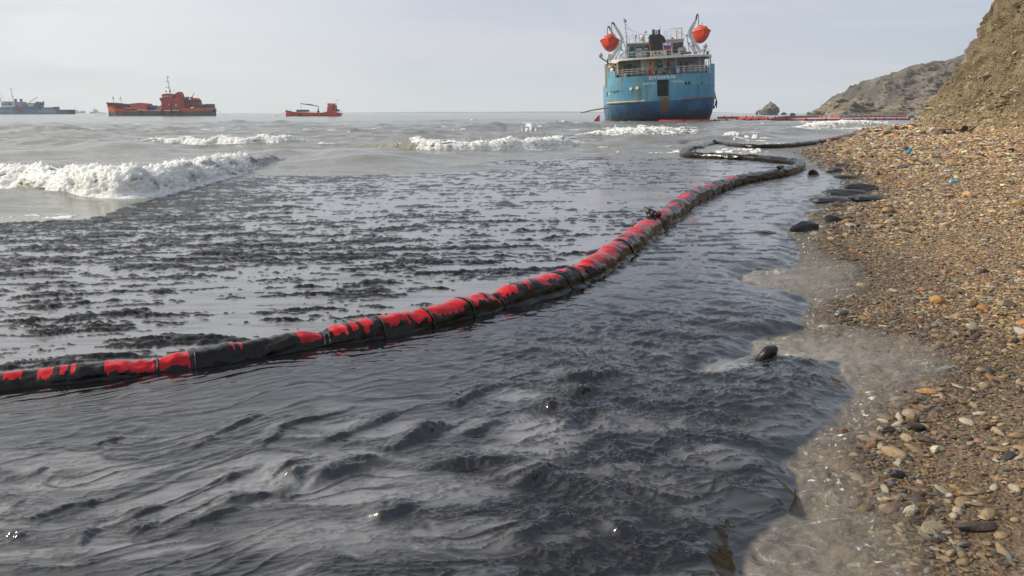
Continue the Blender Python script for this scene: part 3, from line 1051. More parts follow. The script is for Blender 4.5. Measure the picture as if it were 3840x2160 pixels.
bw1, d1 = breaker('breaking_wave', [(-420, 690, 0.36, .8), (-150, 702, 0.40, .9), (100, 718, 0.44, .8), (350, 738, 0.52, 1.0), (560, 736, 0.52, 1.1), (720, 700, 0.46, 1.0), (830, 668, 0.42, 1.0), (930, 642, 0.42, .7), (1010, 622, 0.34, -.3), (1080, 608, 0.20, -.6), (1150, 600, 0.04, -.8)],
                  'nearest and largest breaking wave, thick white foam rolling onto the edge of the oil', 0.9, 0.165, 0.12, 1150, 300)
bw2, d2 = breaker('breaking_wave', [(420, 552, 0.05, 0), (540, 550, 0.34, .15), (640, 549, 0.40, .7), (800, 550, 0.40, .9), (950, 550, 0.46, 1.0), (1080, 548, 0.50, 1.0), (1145, 545, 0.34, .8), (1190, 543, 0.05, .3)],
                  'breaking wave below the red supply ship, foaming crest with smooth left shoulder', 1.1, 0.11, 0.2, 700, 320)
bw3, d3 = breaker('breaking_wave', [(1300, 560, 0.05, 0), (1400, 562, 0.40, -.6), (1500, 570, 0.56, -.2), (1600, 574, 0.50, .75), (1750, 573, 0.44, .95), (1900, 569, 0.46, 1.0), (2050, 562, 0.50, 1.0), (2150, 553, 0.40, .9), (2230, 546, 0.05, .3)],
                  'long low breaking wave in mid water with a brown smooth hump at its left end', 1.1, 0.11, 0.2, 800, 340)
bw4, d4 = breaker('breaking_wave', [(2180, 512, 0.05, .2), (2300, 510, 0.36, .9), (2420, 509, 0.50, 1.0), (2540, 506, 0.46, .9), (2640, 503, 0.05, .2)],
                  'small breaking wave just in front of the grounded tanker', 1.6, 0.16, 0.2, 500, 360)
bw5, d5 = breaker('breaking_wave', [(2990, 487, 0.05, .3), (3100, 485, 0.55, .9), (3200, 482, 0.70, 1.0), (3300, 478, 0.6, 1.0), (3370, 472, 0.1, .4)],
                  'breaking wave running onto the beach beside the foot of the cliff', 2.0, 0.2, 0.1, 500, 380)

# flung drops above the two nearest crests
spr = MB()
ico = [(0, 0, 1), (0.89, 0, .45), (.28, .85, .45), (-.72, .53, .45), (-.72, -.53, .45), (.28, -.85, .45), (.72, .53, -.45), (-.28, .85, -.45), (-.89, 0, -.45), (-.28, -.85, -.45), (.72, -.53, -.45), (0, 0, -1)]
icf = [(0, 1, 2), (0, 2, 3), (0, 3, 4), (0, 4, 5), (0, 5, 1), (1, 6, 2), (2, 7, 3), (3, 8, 4), (4, 9, 5), (5, 10, 1), (2, 6, 7), (3, 7, 8), (4, 8, 9), (5, 9, 10), (1, 10, 6), (11, 7, 6), (11, 8, 7), (11, 9, 8), (11, 10, 9), (11, 6, 10)]
for (x_, y_, z_, f_), cnt, hi in ((d1, 2600, 0.16), (d2, 500, 0.18), (d3, 700, 0.18)):
    cand = np.argwhere(f_ > 0.7)
    for i in rng.choice(len(cand), cnt):
        a_, b_ = cand[i]
        r = rng.uniform(0.004, 0.013) * (1 if hi < .17 else 1.8)
        ce = (x_[a_, b_] + rng.normal(0, .05), y_[a_, b_] + rng.normal(0, .05), z_[a_, b_] + abs(rng.normal(0, .35)) * hi * (0.4 + b_ / 74))
        spr.add([(ce[0] + r * q[0], ce[1] + r * q[1], ce[2] + r * q[2]) for q in ico], icf)
M_FOAM = simple('foam_white', (0.82, 0.82, 0.80), 0.7, col2=(0.7, 0.7, 0.67))
tag(spr.build('spray', M_FOAM, None, True), 'white drops flung up along the foaming wave crests', 'spray', kind='stuff')


# ------------------------------------------------------------------ the oiled boom
def boom_material(name):
    m, t, p, out = base_mat(name)
    at_ = t.nodes.new('ShaderNodeAttribute')
    at_.attribute_name = 'clean'
    geo = t.nodes.new('ShaderNodeNewGeometry')
    n1 = noise(t, geo.outputs['Position'], 16, 5, 0.65)
    n2 = noise(t, geo.outputs['Position'], 3.2, 3, 0.6)
    k = smap(t, math_n(t, 'MULTIPLY_ADD', n1, 0.5, math_n(t, 'SUBTRACT', at_.outputs['Fac'], 0.25)), 0.44, 0.54)
    red = mixc(t, n2, (0.62, 0.010, 0.014), (0.46, 0.008, 0.012))
    oil_ = mixc(t, smap(t, n1, 0.4, 0.7), (0.004, 0.004, 0.0035), (0.020, 0.013, 0.007))
    p.inputs['Specular IOR Level'].default_value = 0.36
    t.links.new(mixc(t, k, oil_, red), p.inputs['Base Color'])
    t.links.new(mixf(t, k, 0.20, 0.25), p.inputs['Roughness'])
    b = t.nodes.new('ShaderNodeBump')
    b.inputs['Strength'].default_value = 0.6
    b.inputs['Distance'].default_value = 0.012
    t.links.new(n1, b.inputs['Height'])
    t.links.new(b.outputs[0], p.inputs['Normal'])
    return m


M_BOOM = boom_material('oiled_boom_fabric')
M_OILBLACK = simple('oil_black', (0.012, 0.011, 0.010), 0.42, col2=(0.03, 0.022, 0.014), scale=9, bump=0.006)
boom = empty('oil_boom', (*at(447, 1446), 0), label='long red floating boom smeared with black oil, curving from the foreground to the beach', cat='oil boom')
bseg = np.sqrt((np.diff(BOOM, axis=0) ** 2).sum(1))
bs = np.concatenate([[0], np.cumsum(bseg)])
bxk, _ = proj(BOOM[:, 0], BOOM[:, 1], np.zeros(len(BOOM)))
# sample finer near the viewer
smp = [0.0]
while smp[-1] < bs[-1]:
    yy = np.interp(smp[-1], bs, BOOM[:, 1])
    smp.append(smp[-1] + max(0.012, 0.0030 * yy))
smp = np.array(smp[:-1])
cx, cy = np.interp(smp, bs, BOOM[:, 0]), np.interp(smp, bs, BOOM[:, 1])
kx = np.interp(smp, bs, np.maximum.accumulate(np.where(np.arange(len(bxk)) < n_near, bxk, -1e9)) if False else bxk)
s_turn = bs[n_near]
tx, ty = np.gradient(cx), np.gradient(cy)
ln = np.sqrt(tx ** 2 + ty ** 2)
nxb, nyb = ty / ln, -tx / ln                     # right-hand side = viewer and shore side on the near run
vis_h = np.interp(cy, [3.5, 4.5, 6, 9, 14, 20, 33, 50], [0.14, 0.15, 0.20, 0.235, 0.245, 0.225, 0.20, 0.20])
radius = vis_h * 0.60
cz = vis_h - radius + 0.018 * fbm2(smp * 0.9, smp * 0, 3, 401)
# joints along the run: photo x of the bands on the near part
JOINTS_X = [-420, 590, 1205, 1855, 2175, 2452, 2762, 2925]
near_ok = smp < s_turn
joints = [smp[np.argmin(np.where(near_ok, np.abs(kx - j), 1e9))] for j in JOINTS_X] + [s_turn + d for d in (1.2, 4.2, 8.5, 12.0, 16.5, 21, 26, 31) if s_turn + d < smp[-1] - 1]
jd = np.min(np.abs(smp[:, None] - np.array(joints)[None]), 1)
red_iv = [(35, 100, .62), (150, 205, .75), (235, 262, .8), (280, 302, .7), (410, 585, 1.0), (596, 718, 1.0), (862, 880, .5), (895, 912, .55), (1112, 1200, .62), (1238, 1290, .6), (1303, 1330, .6), (1345, 1392, .7), (1424, 1515, .8), (1520, 1585, .8),
          (1596, 1728, .85), (1742, 1800, .85), (1806, 1848, .9), (1866, 1930, .8), (1945, 1960, .6), (1972, 1990, .6), (2000, 2080, .75), (2092, 2118, .5), (2140, 2200, .75), (2205, 2310, 1.0), (2325, 2342, .7), (2348, 2436, .85), (2446, 2470, .7), (2480, 2500, .6),
          (2512, 2530, .6), (2545, 2580, .65), (2600, 2616, .6), (2630, 2665, .9), (2690, 2712, .6), (2720, 2762, .85), (2786, 2800, .4)]
clean_s = np.zeros_like(smp)
wob_k = kx + 9 * fbm2(smp * 3, smp * 0 + 3, 2, 403)
for a_, b_, v_ in red_iv:
    soft = 5
    clean_s = np.maximum(clean_s, np.where(near_ok, v_ * sst(wob_k, a_ - soft, a_ + soft) * (1 - sst(wob_k, b_ - soft, b_ + soft)), 0))
far_red = sst(fbm2(smp * 2.2, smp * 0 + 9, 3, 405), 0.05, 0.4) * sst(smp, smp[-1] - 26, smp[-1] - 16) * 0.55 + sst(smp, smp[-1] - 12, smp[-1] - 8) * 0.8
clean_s = np.where(smp > s_turn + 20, np.maximum(clean_s, far_red), clean_s)
NP = 40
ph = np.linspace(0, 2 * math.pi, NP, endpoint=False)     # 0 = right, pi/2 = up
S2, PH = np.meshgrid(smp, ph, indexing='ij')
rad = radius[:, None] * np.ones((1, NP))
wrk = fbm2(S2.ravel() * 14, PH.ravel() * 0.8, 3, 411).reshape(S2.shape)
wrk2 = fbm2(S2.ravel() * 3.5, np.sin(PH.ravel()) * 2.0, 3, 412).reshape(S2.shape)
wamp = (0.010 + 0.014 * np.exp(-(jd / 0.35) ** 2) + 0.010 * sst(cy, 7, 14))[:, None]
rad = rad + wrk * wamp * (0.6 + radius[:, None] * 3) * 0.55 + wrk2 * 0.016
rad = rad * (1 - 0.24 * np.exp(-(jd / 0.10) ** 2))[:, None]
# flatten a little, hang the oily skirt as a second bulge on the viewer's side at the water line
hx = np.cos(PH) * rad * 1.10
hz = np.sin(PH) * rad
skirt = np.exp(-((PH - 5.86) / 0.40) ** 2) * (0.85 + 0.35 * wrk2)
hx = hx + skirt * radius[:, None] * np.interp(cy, [4, 5.5, 8, 14], [1.55, 1.1, 0.6, 0.0])[:, None]
topness = np.sin(PH - 0.15)
lim = 1.0 - 0.78 * clean_s[:, None] + 0.28 * sst(cy, 4.8, 7)[:, None] + 0.30 * fbm2(S2.ravel() * 15, PH.ravel() * 0.7, 4, 413, 0.65).reshape(S2.shape)
clean = sst(topness - lim, -0.03, 0.05) * (clean_s[:, None] > 0.02) * np.minimum(1, clean_s[:, None] * 1.6)
stripes = 1 - 0.9 * sst(fbm2(S2.ravel() * 9, PH.ravel() * 0.5, 2, 414).reshape(S2.shape), 0.28, 0.42) * sst(cy, 6.0, 8.5)[:, None]
clean = clean * stripes
VX = cx[:, None] + nxb[:, None] * hx
VY = cy[:, None] + nyb[:, None] * hx
VZ = cz[:, None] + hz
cuts = [0] + [int(np.argmin(np.abs(smp - j))) for j in sorted(joints)] + [len(smp) - 1]
boom_loc = np.array(boom.location)
for i0, i1 in zip(cuts[:-1], cuts[1:]):
    if i1 - i0 < 4:
        continue
    V = np.stack([VX[i0:i1 + 1], VY[i0:i1 + 1], VZ[i0:i1 + 1]], -1).reshape(-1, 3) - boom_loc
    me = mesh_np('float_section', V, grid_faces(i1 - i0 + 1, NP, True))
    aa = me.attributes.new('clean', 'FLOAT', 'POINT')
    aa.data.foreach_set('value', clean[i0:i1 + 1].astype(np.float32).ravel())
    link('float_section', me, boom, M_BOOM)
# bands at the joints and ropes wound round the floats
band_s = list(joints) + [smp[np.argmin(np.where(near_ok, np.abs(kx - j), 1e9))] for j in (722, 1220, 1418, 1590, 1736, 2088, 2135, 2318)]
for j in band_s:
    i = int(np.argmin(np.abs(smp - j)))
    if i < 3 or i > len(smp) - 4:
        continue
    mb = MB()
    ringp = []
    for k in range(NP + 1):
        kk = k % NP
        q = 1.025
        ringp.append((cx[i] + nxb[i] * hx[i, kk] * q + 0.02 * math.sin(ph[kk]) * tx[i] / ln[i] - boom_loc[0], cy[i] + nyb[i] * hx[i, kk] * q - boom_loc[1], cz[i] + hz[i, kk] * q - boom_loc[2]))
    mb.tube(ringp, 0.006 if cy[i] < 9 else 0.014, 6)
    mb.build('strap', M_OILBLACK, boom, True)
# knotted shackles where sections are tied together
for px, py in ((2918, 640), (2447, 850), (2672, 545)):
    x_, y_ = at(px, py + 26 if py > 600 else py)
    j = int(np.argmin((cx - x_) ** 2 + (cy - y_) ** 2))
    mb = MB()
    for k in range(7):
        mb.sphere((cx[j] - boom_loc[0] + rng.normal(0, .06), cy[j] - boom_loc[1] + rng.normal(0, .06), vis_h[j] + rng.uniform(-.01, .06) - boom_loc[2]), rng.uniform(.03, .06), (1, 1, .8), 8, 5)
    mb.build('shackle', M_OILBLACK, boom, True)
# ------------------------------------------------------------------ stones of the beach
def stone_mesh(name, seed, flat=0.45, ang=0.0, sub=2):
    """A pebble about 1 unit long: a lumpy flattened ball, sharper when ang > 0."""
    import bmesh
    bm = bmesh.new()
    bmesh.ops.create_icosphere(bm, subdivisions=sub, radius=0.5)
    P = np.array([v.co for v in bm.verts])
    r_ = np.random.RandomState(seed)
    if ang > 0:
        for _ in range(9):                      # broken faces
            n_ = r_.normal(size=3)
            n_ /= np.linalg.norm(n_)
            d_ = P @ n_ - r_.uniform(0.27, 0.42)
            P -= np.outer(np.maximum(d_, 0), n_) * ang
    off = r_.uniform(0, 50, 3)
    P *= (1 + 0.22 * fbm3((P[:, 0] * 1.6 + off[0], P[:, 1] * 1.6 + off[1], P[:, 2] * 1.6 + off[2]), 2, seed))[:, None]
    P[:, 1] *= r_.uniform(0.55, 0.85)
    P[:, 2] *= flat * r_.uniform(0.8, 1.2)
    for v, q in zip(bm.verts, P):
        v.co = q
    me = bpy.data.meshes.new(name)
    bm.to_mesh(me)
    bm.free()
    if ang < 0.7:
        me.polygons.foreach_set('use_smooth', np.ones(len(me.polygons), bool))
    return me


def stone_material(name, inst=True, col=None, wetk=None):
    m, t, p, out = base_mat(name)
    tcn = nn(t, 'ShaderNodeTexCoord').outputs['Object']
    n1 = noise(t, tcn, 3.0, 4, 0.6)
    n2 = noise(t, tcn, 14.0, 3, 0.6)
    if inst:
        a_ = t.nodes.new('ShaderNodeAttribute')
        a_.attribute_type = 'INSTANCER'
        a_.attribute_name = 'tint'
        c0 = a_.outputs['Color']
        rg = a_.outputs['Alpha']
    else:
        rgb = t.nodes.new('ShaderNodeRGB')
        rgb.outputs[0].default_value = (*col, 1)
        c0 = rgb.outputs[0]
        rg = None
    c = mixc(t, smap(t, n1, 0.35, 0.7, 0.0, 0.55), c0, mixc(t, 0.5, c0, (0.04, 0.028, 0.018)))
    c = mixc(t, smap(t, n2, 0.55, 0.75, 0.0, 0.35), c, mixc(t, 0.5, c0, (0.62, 0.54, 0.40)))
    t.links.new(c, p.inputs['Base Color'])
    if inst:
        t.links.new(rg, p.inputs['Roughness'])
    else:
        p.inputs['Roughness'].default_value = wetk if wetk is not None else 0.6
    b = t.nodes.new('ShaderNodeBump')
    b.inputs['Strength'].default_value = 0.5
    b.inputs['Distance'].default_value = 0.03
    t.links.new(n2, b.inputs['Height'])
    t.links.new(b.outputs[0], p.inputs['Normal'])
    return m


M_STONE = stone_material('loose_stone')
proto = bpy.data.collections.new('stone_shapes')           # shapes used by the scatter; never linked to the scene
NSHAPE = 10
for k in range(NSHAPE):
    me = stone_mesh('stone_shape', 500 + k, (0.22, 0.34, 0.48)[k % 3], (0.15, 0.7, 0.95, 0.95)[k % 4], 2 if k % 4 < 2 else 1)
    me.materials.append(M_STONE)
    o = bpy.data.objects.new('stone_shape', me)
    proto.objects.link(o)

PAL = np.array([(0.40, 0.28, 0.15), (0.30, 0.21, 0.12), (0.46, 0.36, 0.22), (0.20, 0.135, 0.085), (0.085, 0.06, 0.045), (0.26, 0.25, 0.215), (0.17, 0.175, 0.165),
                (0.50, 0.43, 0.31), (0.42, 0.20, 0.07), (0.235, 0.155, 0.115), (0.33, 0.235, 0.165), (0.07, 0.068, 0.07), (0.56, 0.49, 0.37), (0.37, 0.255, 0.14)])
PAL_P = np.array([10, 10, 9, 11, 9, 6, 5, 5, 2.0, 9, 9, 6, 2.5, 9], float)
PAL_P /= PAL_P.sum()


def scatter_gn(name, P, rot, scl, idx, tint, rgh, parent=None):
    me = bpy.data.meshes.new(name)
    me.vertices.add(len(P))
    me.vertices.foreach_set('co', np.asarray(P, np.float32).ravel())
    for nm, dat in (('rot', rot), ('scl', scl)):
        a_ = me.attributes.new(nm, 'FLOAT_VECTOR', 'POINT')
        a_.data.foreach_set('vector', np.asarray(dat, np.float32).ravel())
    a_ = me.attributes.new('pick', 'INT', 'POINT')
    a_.data.foreach_set('value', np.asarray(idx, np.int32))
    a_ = me.attributes.new('tint', 'FLOAT_COLOR', 'POINT')
    a_.data.foreach_set('color', np.concatenate([tint, rgh[:, None]], 1).astype(np.float32).ravel())
    ob = link(name, me, parent, M_STONE)
    ng = bpy.data.node_groups.new(name + '_nodes', 'GeometryNodeTree')
    ng.interface.new_socket('Geometry', in_out='INPUT', socket_type='NodeSocketGeometry')
    ng.interface.new_socket('Geometry', in_out='OUTPUT', socket_type='NodeSocketGeometry')
    gi, go = ng.nodes.new('NodeGroupInput'), ng.nodes.new('NodeGroupOutput')
    ci = ng.nodes.new('GeometryNodeCollectionInfo')
    ci.inputs['Collection'].default_value = proto
    ci.inputs['Separate Children'].default_value = True
    ci.inputs['Reset Children'].default_value = True
    ip = ng.nodes.new('GeometryNodeInstanceOnPoints')
    ip.inputs['Pick Instance'].default_value = True

    def attr(nm, typ):
        n = ng.nodes.new('GeometryNodeInputNamedAttribute')
        n.data_type = typ
        n.inputs['Name'].default_value = nm
        return [s for s in n.outputs if s.enabled and s.name == 'Attribute'][0]
    e2r = ng.nodes.new('FunctionNodeEulerToRotation')
    ng.links.new(attr('rot', 'FLOAT_VECTOR'), e2r.inputs[0])
    ng.links.new(gi.outputs[0], ip.inputs['Points'])
    ng.links.new(ci.outputs[0], ip.inputs['Instance'])
    ng.links.new(attr('pick', 'INT'), ip.inputs['Instance Index'])
    ng.links.new(e2r.outputs[0], ip.inputs['Rotation'])
    ng.links.new(attr('scl', 'FLOAT_VECTOR'), ip.inputs['Scale'])
    ng.links.new(ip.outputs[0], go.inputs[0])
    md = ob.modifiers.new('scatter', 'NODES')
    md.node_group = ng
    return ob


def stones_in(y0, y1, per_m2, size_lo, size_hi, xr=(0.0, 0.72), inland=40, sd_lo=-0.5):
    """Random stones on the beach between two depths."""
    xm0, xm1 = 0.9, xr[1] * y1 + 2
    n = int(per_m2 * (xm1 - xm0) * (y1 - y0))
    x = rng.uniform(xm0, xm1, n)
    y = rng.uniform(y0, y1, n)
    m = (x < xr[1] * y + 0.8)
    x, y = x[m], y[m]
    z, sd, q = ground_z(x, y)
    m = (sd > sd_lo) & (sd < inland)
    x, y, z, sd, q = x[m], y[m], z[m], sd[m], q[m]
    # bands of coarse shingle and bare sand
    pat = fbm2(x * 0.9, y * 0.9, 3, 601) + 0.4 * fbm2(x * 3, y * 3, 2, 602)
    bare = sst(sd, 0.05, 0.5) * (1 - sst(y, 3.6, 5.2)) * 0.55 + sst(-sd, -0.05, 0.4) * 0.3
    pr = np.clip(0.95 - bare + 0.45 * pat - 0.25 * sst(q, 0, 3), 0.03, 1)
    m = rng.random(len(x)) < pr
    x, y, z, sd = x[m], y[m], z[m], sd[m]
    s = size_lo * np.exp(np.abs(rng.normal(0, 1, len(x))) * math.log(size_hi / size_lo) / 2.4)
    return x, y, z, sd, s


ST = [stones_in(1.2, 4.2, 2800, 0.010, 0.045), stones_in(1.2, 7.0, 1000, 0.024, 0.080), stones_in(4.2, 10, 1900, 0.017, 0.062), stones_in(10, 20, 1000, 0.026, 0.10), stones_in(20, 42, 240, 0.048, 0.20), stones_in(42, 105, 20, 0.13, 0.5, inland=30)]
x, y, z, sd, s = (np.concatenate([q[k] for q in ST]) for k in range(5))
n = len(x)
tint = PAL[rng.choice(len(PAL), n, p=PAL_P)] * rng.uniform(0.55, 1.32, (n, 1)) * (1 + rng.normal(0, .06, (n, 3)))
gm = tint.mean(1, keepdims=True)
tint = np.clip(gm + (tint - gm) * 1.16, 0.01, 0.9)
# drier and paler away from the water
tint *= (1.20 + 0.34 * sst(sd, 0.6, 4.5))[:, None]
_, _, qc = ground_z(x, y, False)
tint = tint * (1 - 0.75 * sst(qc, -0.5, 1.5)[:, None]) + np.array([0.27, 0.21, 0.115]) * rng.uniform(.6, 1.5, (n, 1)) * (0.75 * sst(qc, -0.5, 1.5)[:, None])
wetf = 1 - sst(sd, 0.1, 1.1)
tint *= (1 - 0.45 * wetf)[:, None]
rgh = 0.75 - 0.5 * wetf
rot = np.stack([rng.normal(0, .22, n), rng.normal(0.05, .22, n), rng.normal(0.25, 0.9, n)], 1)
stand = rng.random(n) < 0.12
rot[stand, 0] += rng.normal(0, .8, stand.sum())
scl = s[:, None] * np.stack([rng.uniform(.8, 1.35, n), rng.uniform(.7, 1.1, n), rng.uniform(.7, 1.3, n)], 1)
pos = np.stack([x, y, z + s * 0.09], 1)
pick = rng.integers(0, NSHAPE, n)
# the 300 that show largest become single stones of the beach
px_, py_ = proj(x, y, z)
dd = np.sqrt(x * x + y * y + (z - CAM_H) ** 2)
vis = (px_ < 3830) & (py_ < 2150) & (px_ > 0) & (sd > -0.05)
score = np.where(vis, scl[:, 0] / dd, 0)
big = np.argsort(-score)[:280]
rest = np.ones(n, bool)
rest[big] = False
peb = scatter_gn('pebbles', pos[rest], rot[rest], scl[rest], pick[rest], np.clip(tint[rest], 0.01, 0.8), rgh[rest], beach)
tag(peb, kind='stuff')
single_m = [stone_material('pebble_stone', False, tuple(c * .85), r_) for c in PAL for r_ in (0.3, 0.65)]
single_me = {}
for i in big:
    tone = int(np.argmin(((PAL * (0.55 if wetf[i] > .5 else 1) - tint[i]) ** 2).sum(1)))
    key = (int(pick[i]), tone, wetf[i] > 0.5)
    if key not in single_me:
        me = stone_mesh('pebble', 500 + key[0], (0.24, 0.36, 0.50)[key[0] % 3], (0.1, 0.6, 0.85, 0.8)[key[0] % 4], 3)
        me.polygons.foreach_set('use_smooth', np.ones(len(me.polygons), bool))
        me.materials.append(single_m[tone * 2 + (0 if key[2] else 1)])
        single_me[key] = me
    o = bpy.data.objects.new('pebble', single_me[key])
    o.location, o.rotation_euler, o.scale = pos[i], rot[i], scl[i]
    COL.objects.link(o)
    o.parent = beach
    o.matrix_parent_inverse = Matrix()

# rubble on the cliff face
n = 42000
yq = rng.uniform(14, 101, n)
oq = rng.uniform(0.2, 16, n)
xq = np.interp(yq, _ys, _xsm) + (foot_off(yq) + oq) / 0.88
mq = xq < 0.70 * yq + 2
xq, yq = xq[mq], yq[mq]
zq, sq, qq_ = ground_z(xq, yq)
xq = xq + fbm2(yq * 0.5, zq * 0.6, 4, 71) * 0.8 * sst(qq_, 0.3, 3.0) * sst(yq, 8, 30)
mq = rng.random(len(xq)) < np.clip(0.9 - 0.10 * qq_ + 0.9 * fbm2(xq * 0.25, zq * 0.4, 3, 621), 0.02, 1)
xq, yq, zq = xq[mq], yq[mq], zq[mq]
n = len(xq)
s = np.clip(0.06 * np.exp(np.abs(rng.normal(0, .85, n))), 0.05, 0.8)
tint = np.array([(0.30, 0.235, 0.13), (0.22, 0.165, 0.085), (0.40, 0.33, 0.20), (0.48, 0.41, 0.28)])[rng.choice(4, n, p=[.4, .35, .18, .07])] * rng.uniform(.7, 1.25, (n, 1))
rub = scatter_gn('rubble', np.stack([xq, yq, zq + s * 0.1], 1), rng.uniform(-1, 1, (n, 3)) * 1.2, s[:, None] * rng.uniform(.6, 1.3, (n, 3)), rng.integers(0, NSHAPE, n), tint, np.full(n, .9), cliff)
tag(rub, kind='stuff')


# ------------------------------------------------------------------ single rocks, planks and litter with their own character
def rock_obj(name, loc, size, seed, mat, label, cat, flat=0.5, ang=0.4, rot=(0, 0, 0), group=None, sub=4, rough=0.10):
    me = stone_mesh(name, seed, flat, ang, sub)
    P = np.array([v.co for v in me.vertices])
    P *= (1 + rough * fbm3(tuple(P.T * 6), 4, seed + 5))[:, None]
    P = P * np.array(size)
    me.vertices.foreach_set('co', P.astype(np.float32).ravel())
    me.polygons.foreach_set('use_smooth', np.ones(len(me.polygons), bool))
    me.update()
    o = link(name, me, None, mat)
    o.location, o.rotation_euler = loc, rot
    return tag(o, label, cat, group)


def on_ground(px, py, guess=0.0):
    """Point of the beach surface seen at a photo pixel."""
    z_ = guess
    for _ in range(25):
        x_, y_ = at(px, py, z_)
        z_ = 0.5 * z_ + 0.5 * float(ground_z(np.array([x_]), np.array([y_]))[0][0])
    return Vector((x_, y_, z_))


M_OILROCK = simple('oiled_rock', (0.022, 0.021, 0.023), 0.34, col2=(0.06, 0.055, 0.05), scale=4, amt=.35, bump=0.02)
M_WETGREY = simple('wet_grey_stone', (0.11, 0.11, 0.095), 0.35, col2=(0.07, 0.07, 0.06), scale=5, bump=0.01)
M_DARKWET = simple('wet_dark_stone', (0.035, 0.026, 0.02), 0.22, col2=(0.06, 0.04, 0.03), scale=5, bump=0.01)
M_OCHRE = simple('ochre_stone', (0.42, 0.22, 0.07), 0.55, col2=(0.28, 0.15, 0.06), scale=6, bump=0.02)
M_PALE = simple('pale_stone', (0.52, 0.46, 0.34), 0.6, col2=(0.38, 0.32, 0.22), scale=6, bump=0.015)
OR = 'black oiled rocks along the water line'
for k, (px, py, w_, h_, rz, lab) in enumerate([
        (3235, 718, 150, 26, .12, 'upper broad flat black oiled rock where the shore turns, beside the water'),
        (3175, 738, 210, 34, .16, 'largest low black oiled rock, long and smooth, lying half in the water'),
        (3120, 765, 190, 22, .12, 'thin black oiled rock lowest of the flat group at the water line'),
        (3270, 755, 160, 22, .2, 'black oiled rock reaching from the flat group onto the brown shingle'),
        (3160, 628, 80, 20, .1, 'small rounded black rock farthest along the water line'),
        (3150, 648, 110, 16, .15, 'dark low rock just below the farthest rounded black rock'),
        (3180, 672, 120, 18, .1, 'smooth black rock tapering to a point in the shallow water'),
        (3130, 832, 80, 26, .3, 'rough black rock among brown pebbles above the sunken plank'),
        (2870, 893, 120, 30, .1, 'black hump of oil-covered rock standing out of the slick')]):
    z0 = 0.0 if k in (8,) else None
    p_ = Vector((*at(px, py), 0.0)) if k == 8 else on_ground(px, py, 0.02)
    dist = p_.length
    L = w_ * dist / FPX
    rock_obj('oiled_rock', p_ + Vector((0, 0, 0.02)), (L, L * 0.75, h_ * 1.5 * dist / FPX), 700 + k * 3, M_OILROCK, lab, 'rock', 1.0, 0.5, (0, 0.06, rz), OR)
for px, py, w_, h_, mt, nm, lab, fl in [
        (3152, 1185, 56, 30, M_WETGREY, 'rounded_stone', 'smooth grey-green rounded stone among tan pebbles near the water edge', 1.0),
        (3435, 1612, 82, 34, M_DARKWET, 'dark_stone', 'glossy dark brown elongated stone on the wet shingle', 1.0),
        (3330, 1625, 66, 32, M_DARKWET, 'dark_stone', 'glossy nearly black egg-shaped stone near the swash', 1.0),
        (3368, 1792, 62, 44, M_OILROCK, 'oiled_stone', 'lumpy black oiled stone on bare wet sand', 1.0),
        (3415, 1925, 62, 40, M_PALE, 'pale_stone', 'pale tan egg-shaped stone on brown sand', 1.0),
        (3505, 1695, 40, 30, M_PALE, 'pale_stone', 'small upright white block of stone among flat shingle', 1.0),
        (3515, 1140, 56, 34, M_OCHRE, 'ochre_stone', 'angular orange-brown block of stone in the middle of the shingle', 1.0),
        (3480, 1475, 80, 24, M_OCHRE, 'ochre_stone', 'long flat ochre stone just above the swash edge', 1.0),
        (3800, 468, 60, 40, M_PALE, 'fallen_block', 'squared tan block fallen from the slope at the right edge', 1.0),
        (3615, 490, 28, 26, M_DARKWET, 'dark_boulder', 'round dark brown boulder at the foot of the slope', 1.0),
        (3416, 452, 26, 22, M_DARKWET, 'dark_boulder', 'dark boulder on the beach tip next to the red booms', 1.0),
        (3375, 462, 38, 14, M_WETGREY, 'grey_boulder', 'low grey boulder at the far tip of the beach', 1.0),
        (3090, 1228, 60, 14, M_PALE, 'pale_stone', 'long pale flat stone at the edge of the brown swash', 1.0)]:
    p_ = on_ground(px, py, 0.1)
    d_ = p_.length
    rock_obj(nm, p_ + Vector((0, 0, h_ * 0.3 * d_ / FPX)), (w_ * d_ / FPX, w_ * .7 * d_ / FPX, h_ * d_ / FPX), 800 + px % 97, mt, lab, 'stone', fl, 0.5, (0, 0, (px % 7) * .1 - .2))

# things stranded in the oil
M_WOOD = simple('wet_black_wood', (0.03, 0.022, 0.016), 0.35, col2=(0.10, 0.065, 0.035), scale=5, streak=0.2, bump=0.01)
p_ = Vector((*at(2020, 1497), 0.03))
rock_obj('oiled_log', p_, (0.24, 0.10, 0.09), 911, M_WOOD, 'short black oil-soaked log end lying in the turbulent foreground slick', 'log', 1.0, 0.6, (0.1, 0.1, .1))
p_ = Vector((*at(1585, 1943), 0.01))
mb = MB()
mb.tube([(-.07, -.01, 0.035), (0, 0, 0.045), (.09, .006, 0.04)], 0.006, 6, 0.003)
o = mb.build('driftwood_stick', M_WOOD, None, True)
o.location = p_
tag(o, 'thin dark driftwood stick floating in the grey oily water nearest the viewer', 'stick')
p_ = Vector((*at(2860, 1360), 0.02))
mb = MB()
mb.tube([(-.04, -.05, 0.0), (.02, -.03, 0.07), (.07, .03, 0.06), (.08, .09, -0.01)], 0.034, 10)
o = mb.build('oiled_debris', M_OILBLACK, None, True)
o.location = p_
tag(o, 'curled black oil-coated lump standing at the notch of the oil front', 'debris')
p_ = Vector((*at(2300, 1215), 0.012))
rock_obj('seaweed_clump', p_, (0.20, 0.07, 0.03), 931, simple('brown_weed', (0.07, 0.045, 0.015), .5, scale=20), 'small brown weed clump floating on the oil on the shore side', 'seaweed', 1.0, 0.2, rough=0.5)
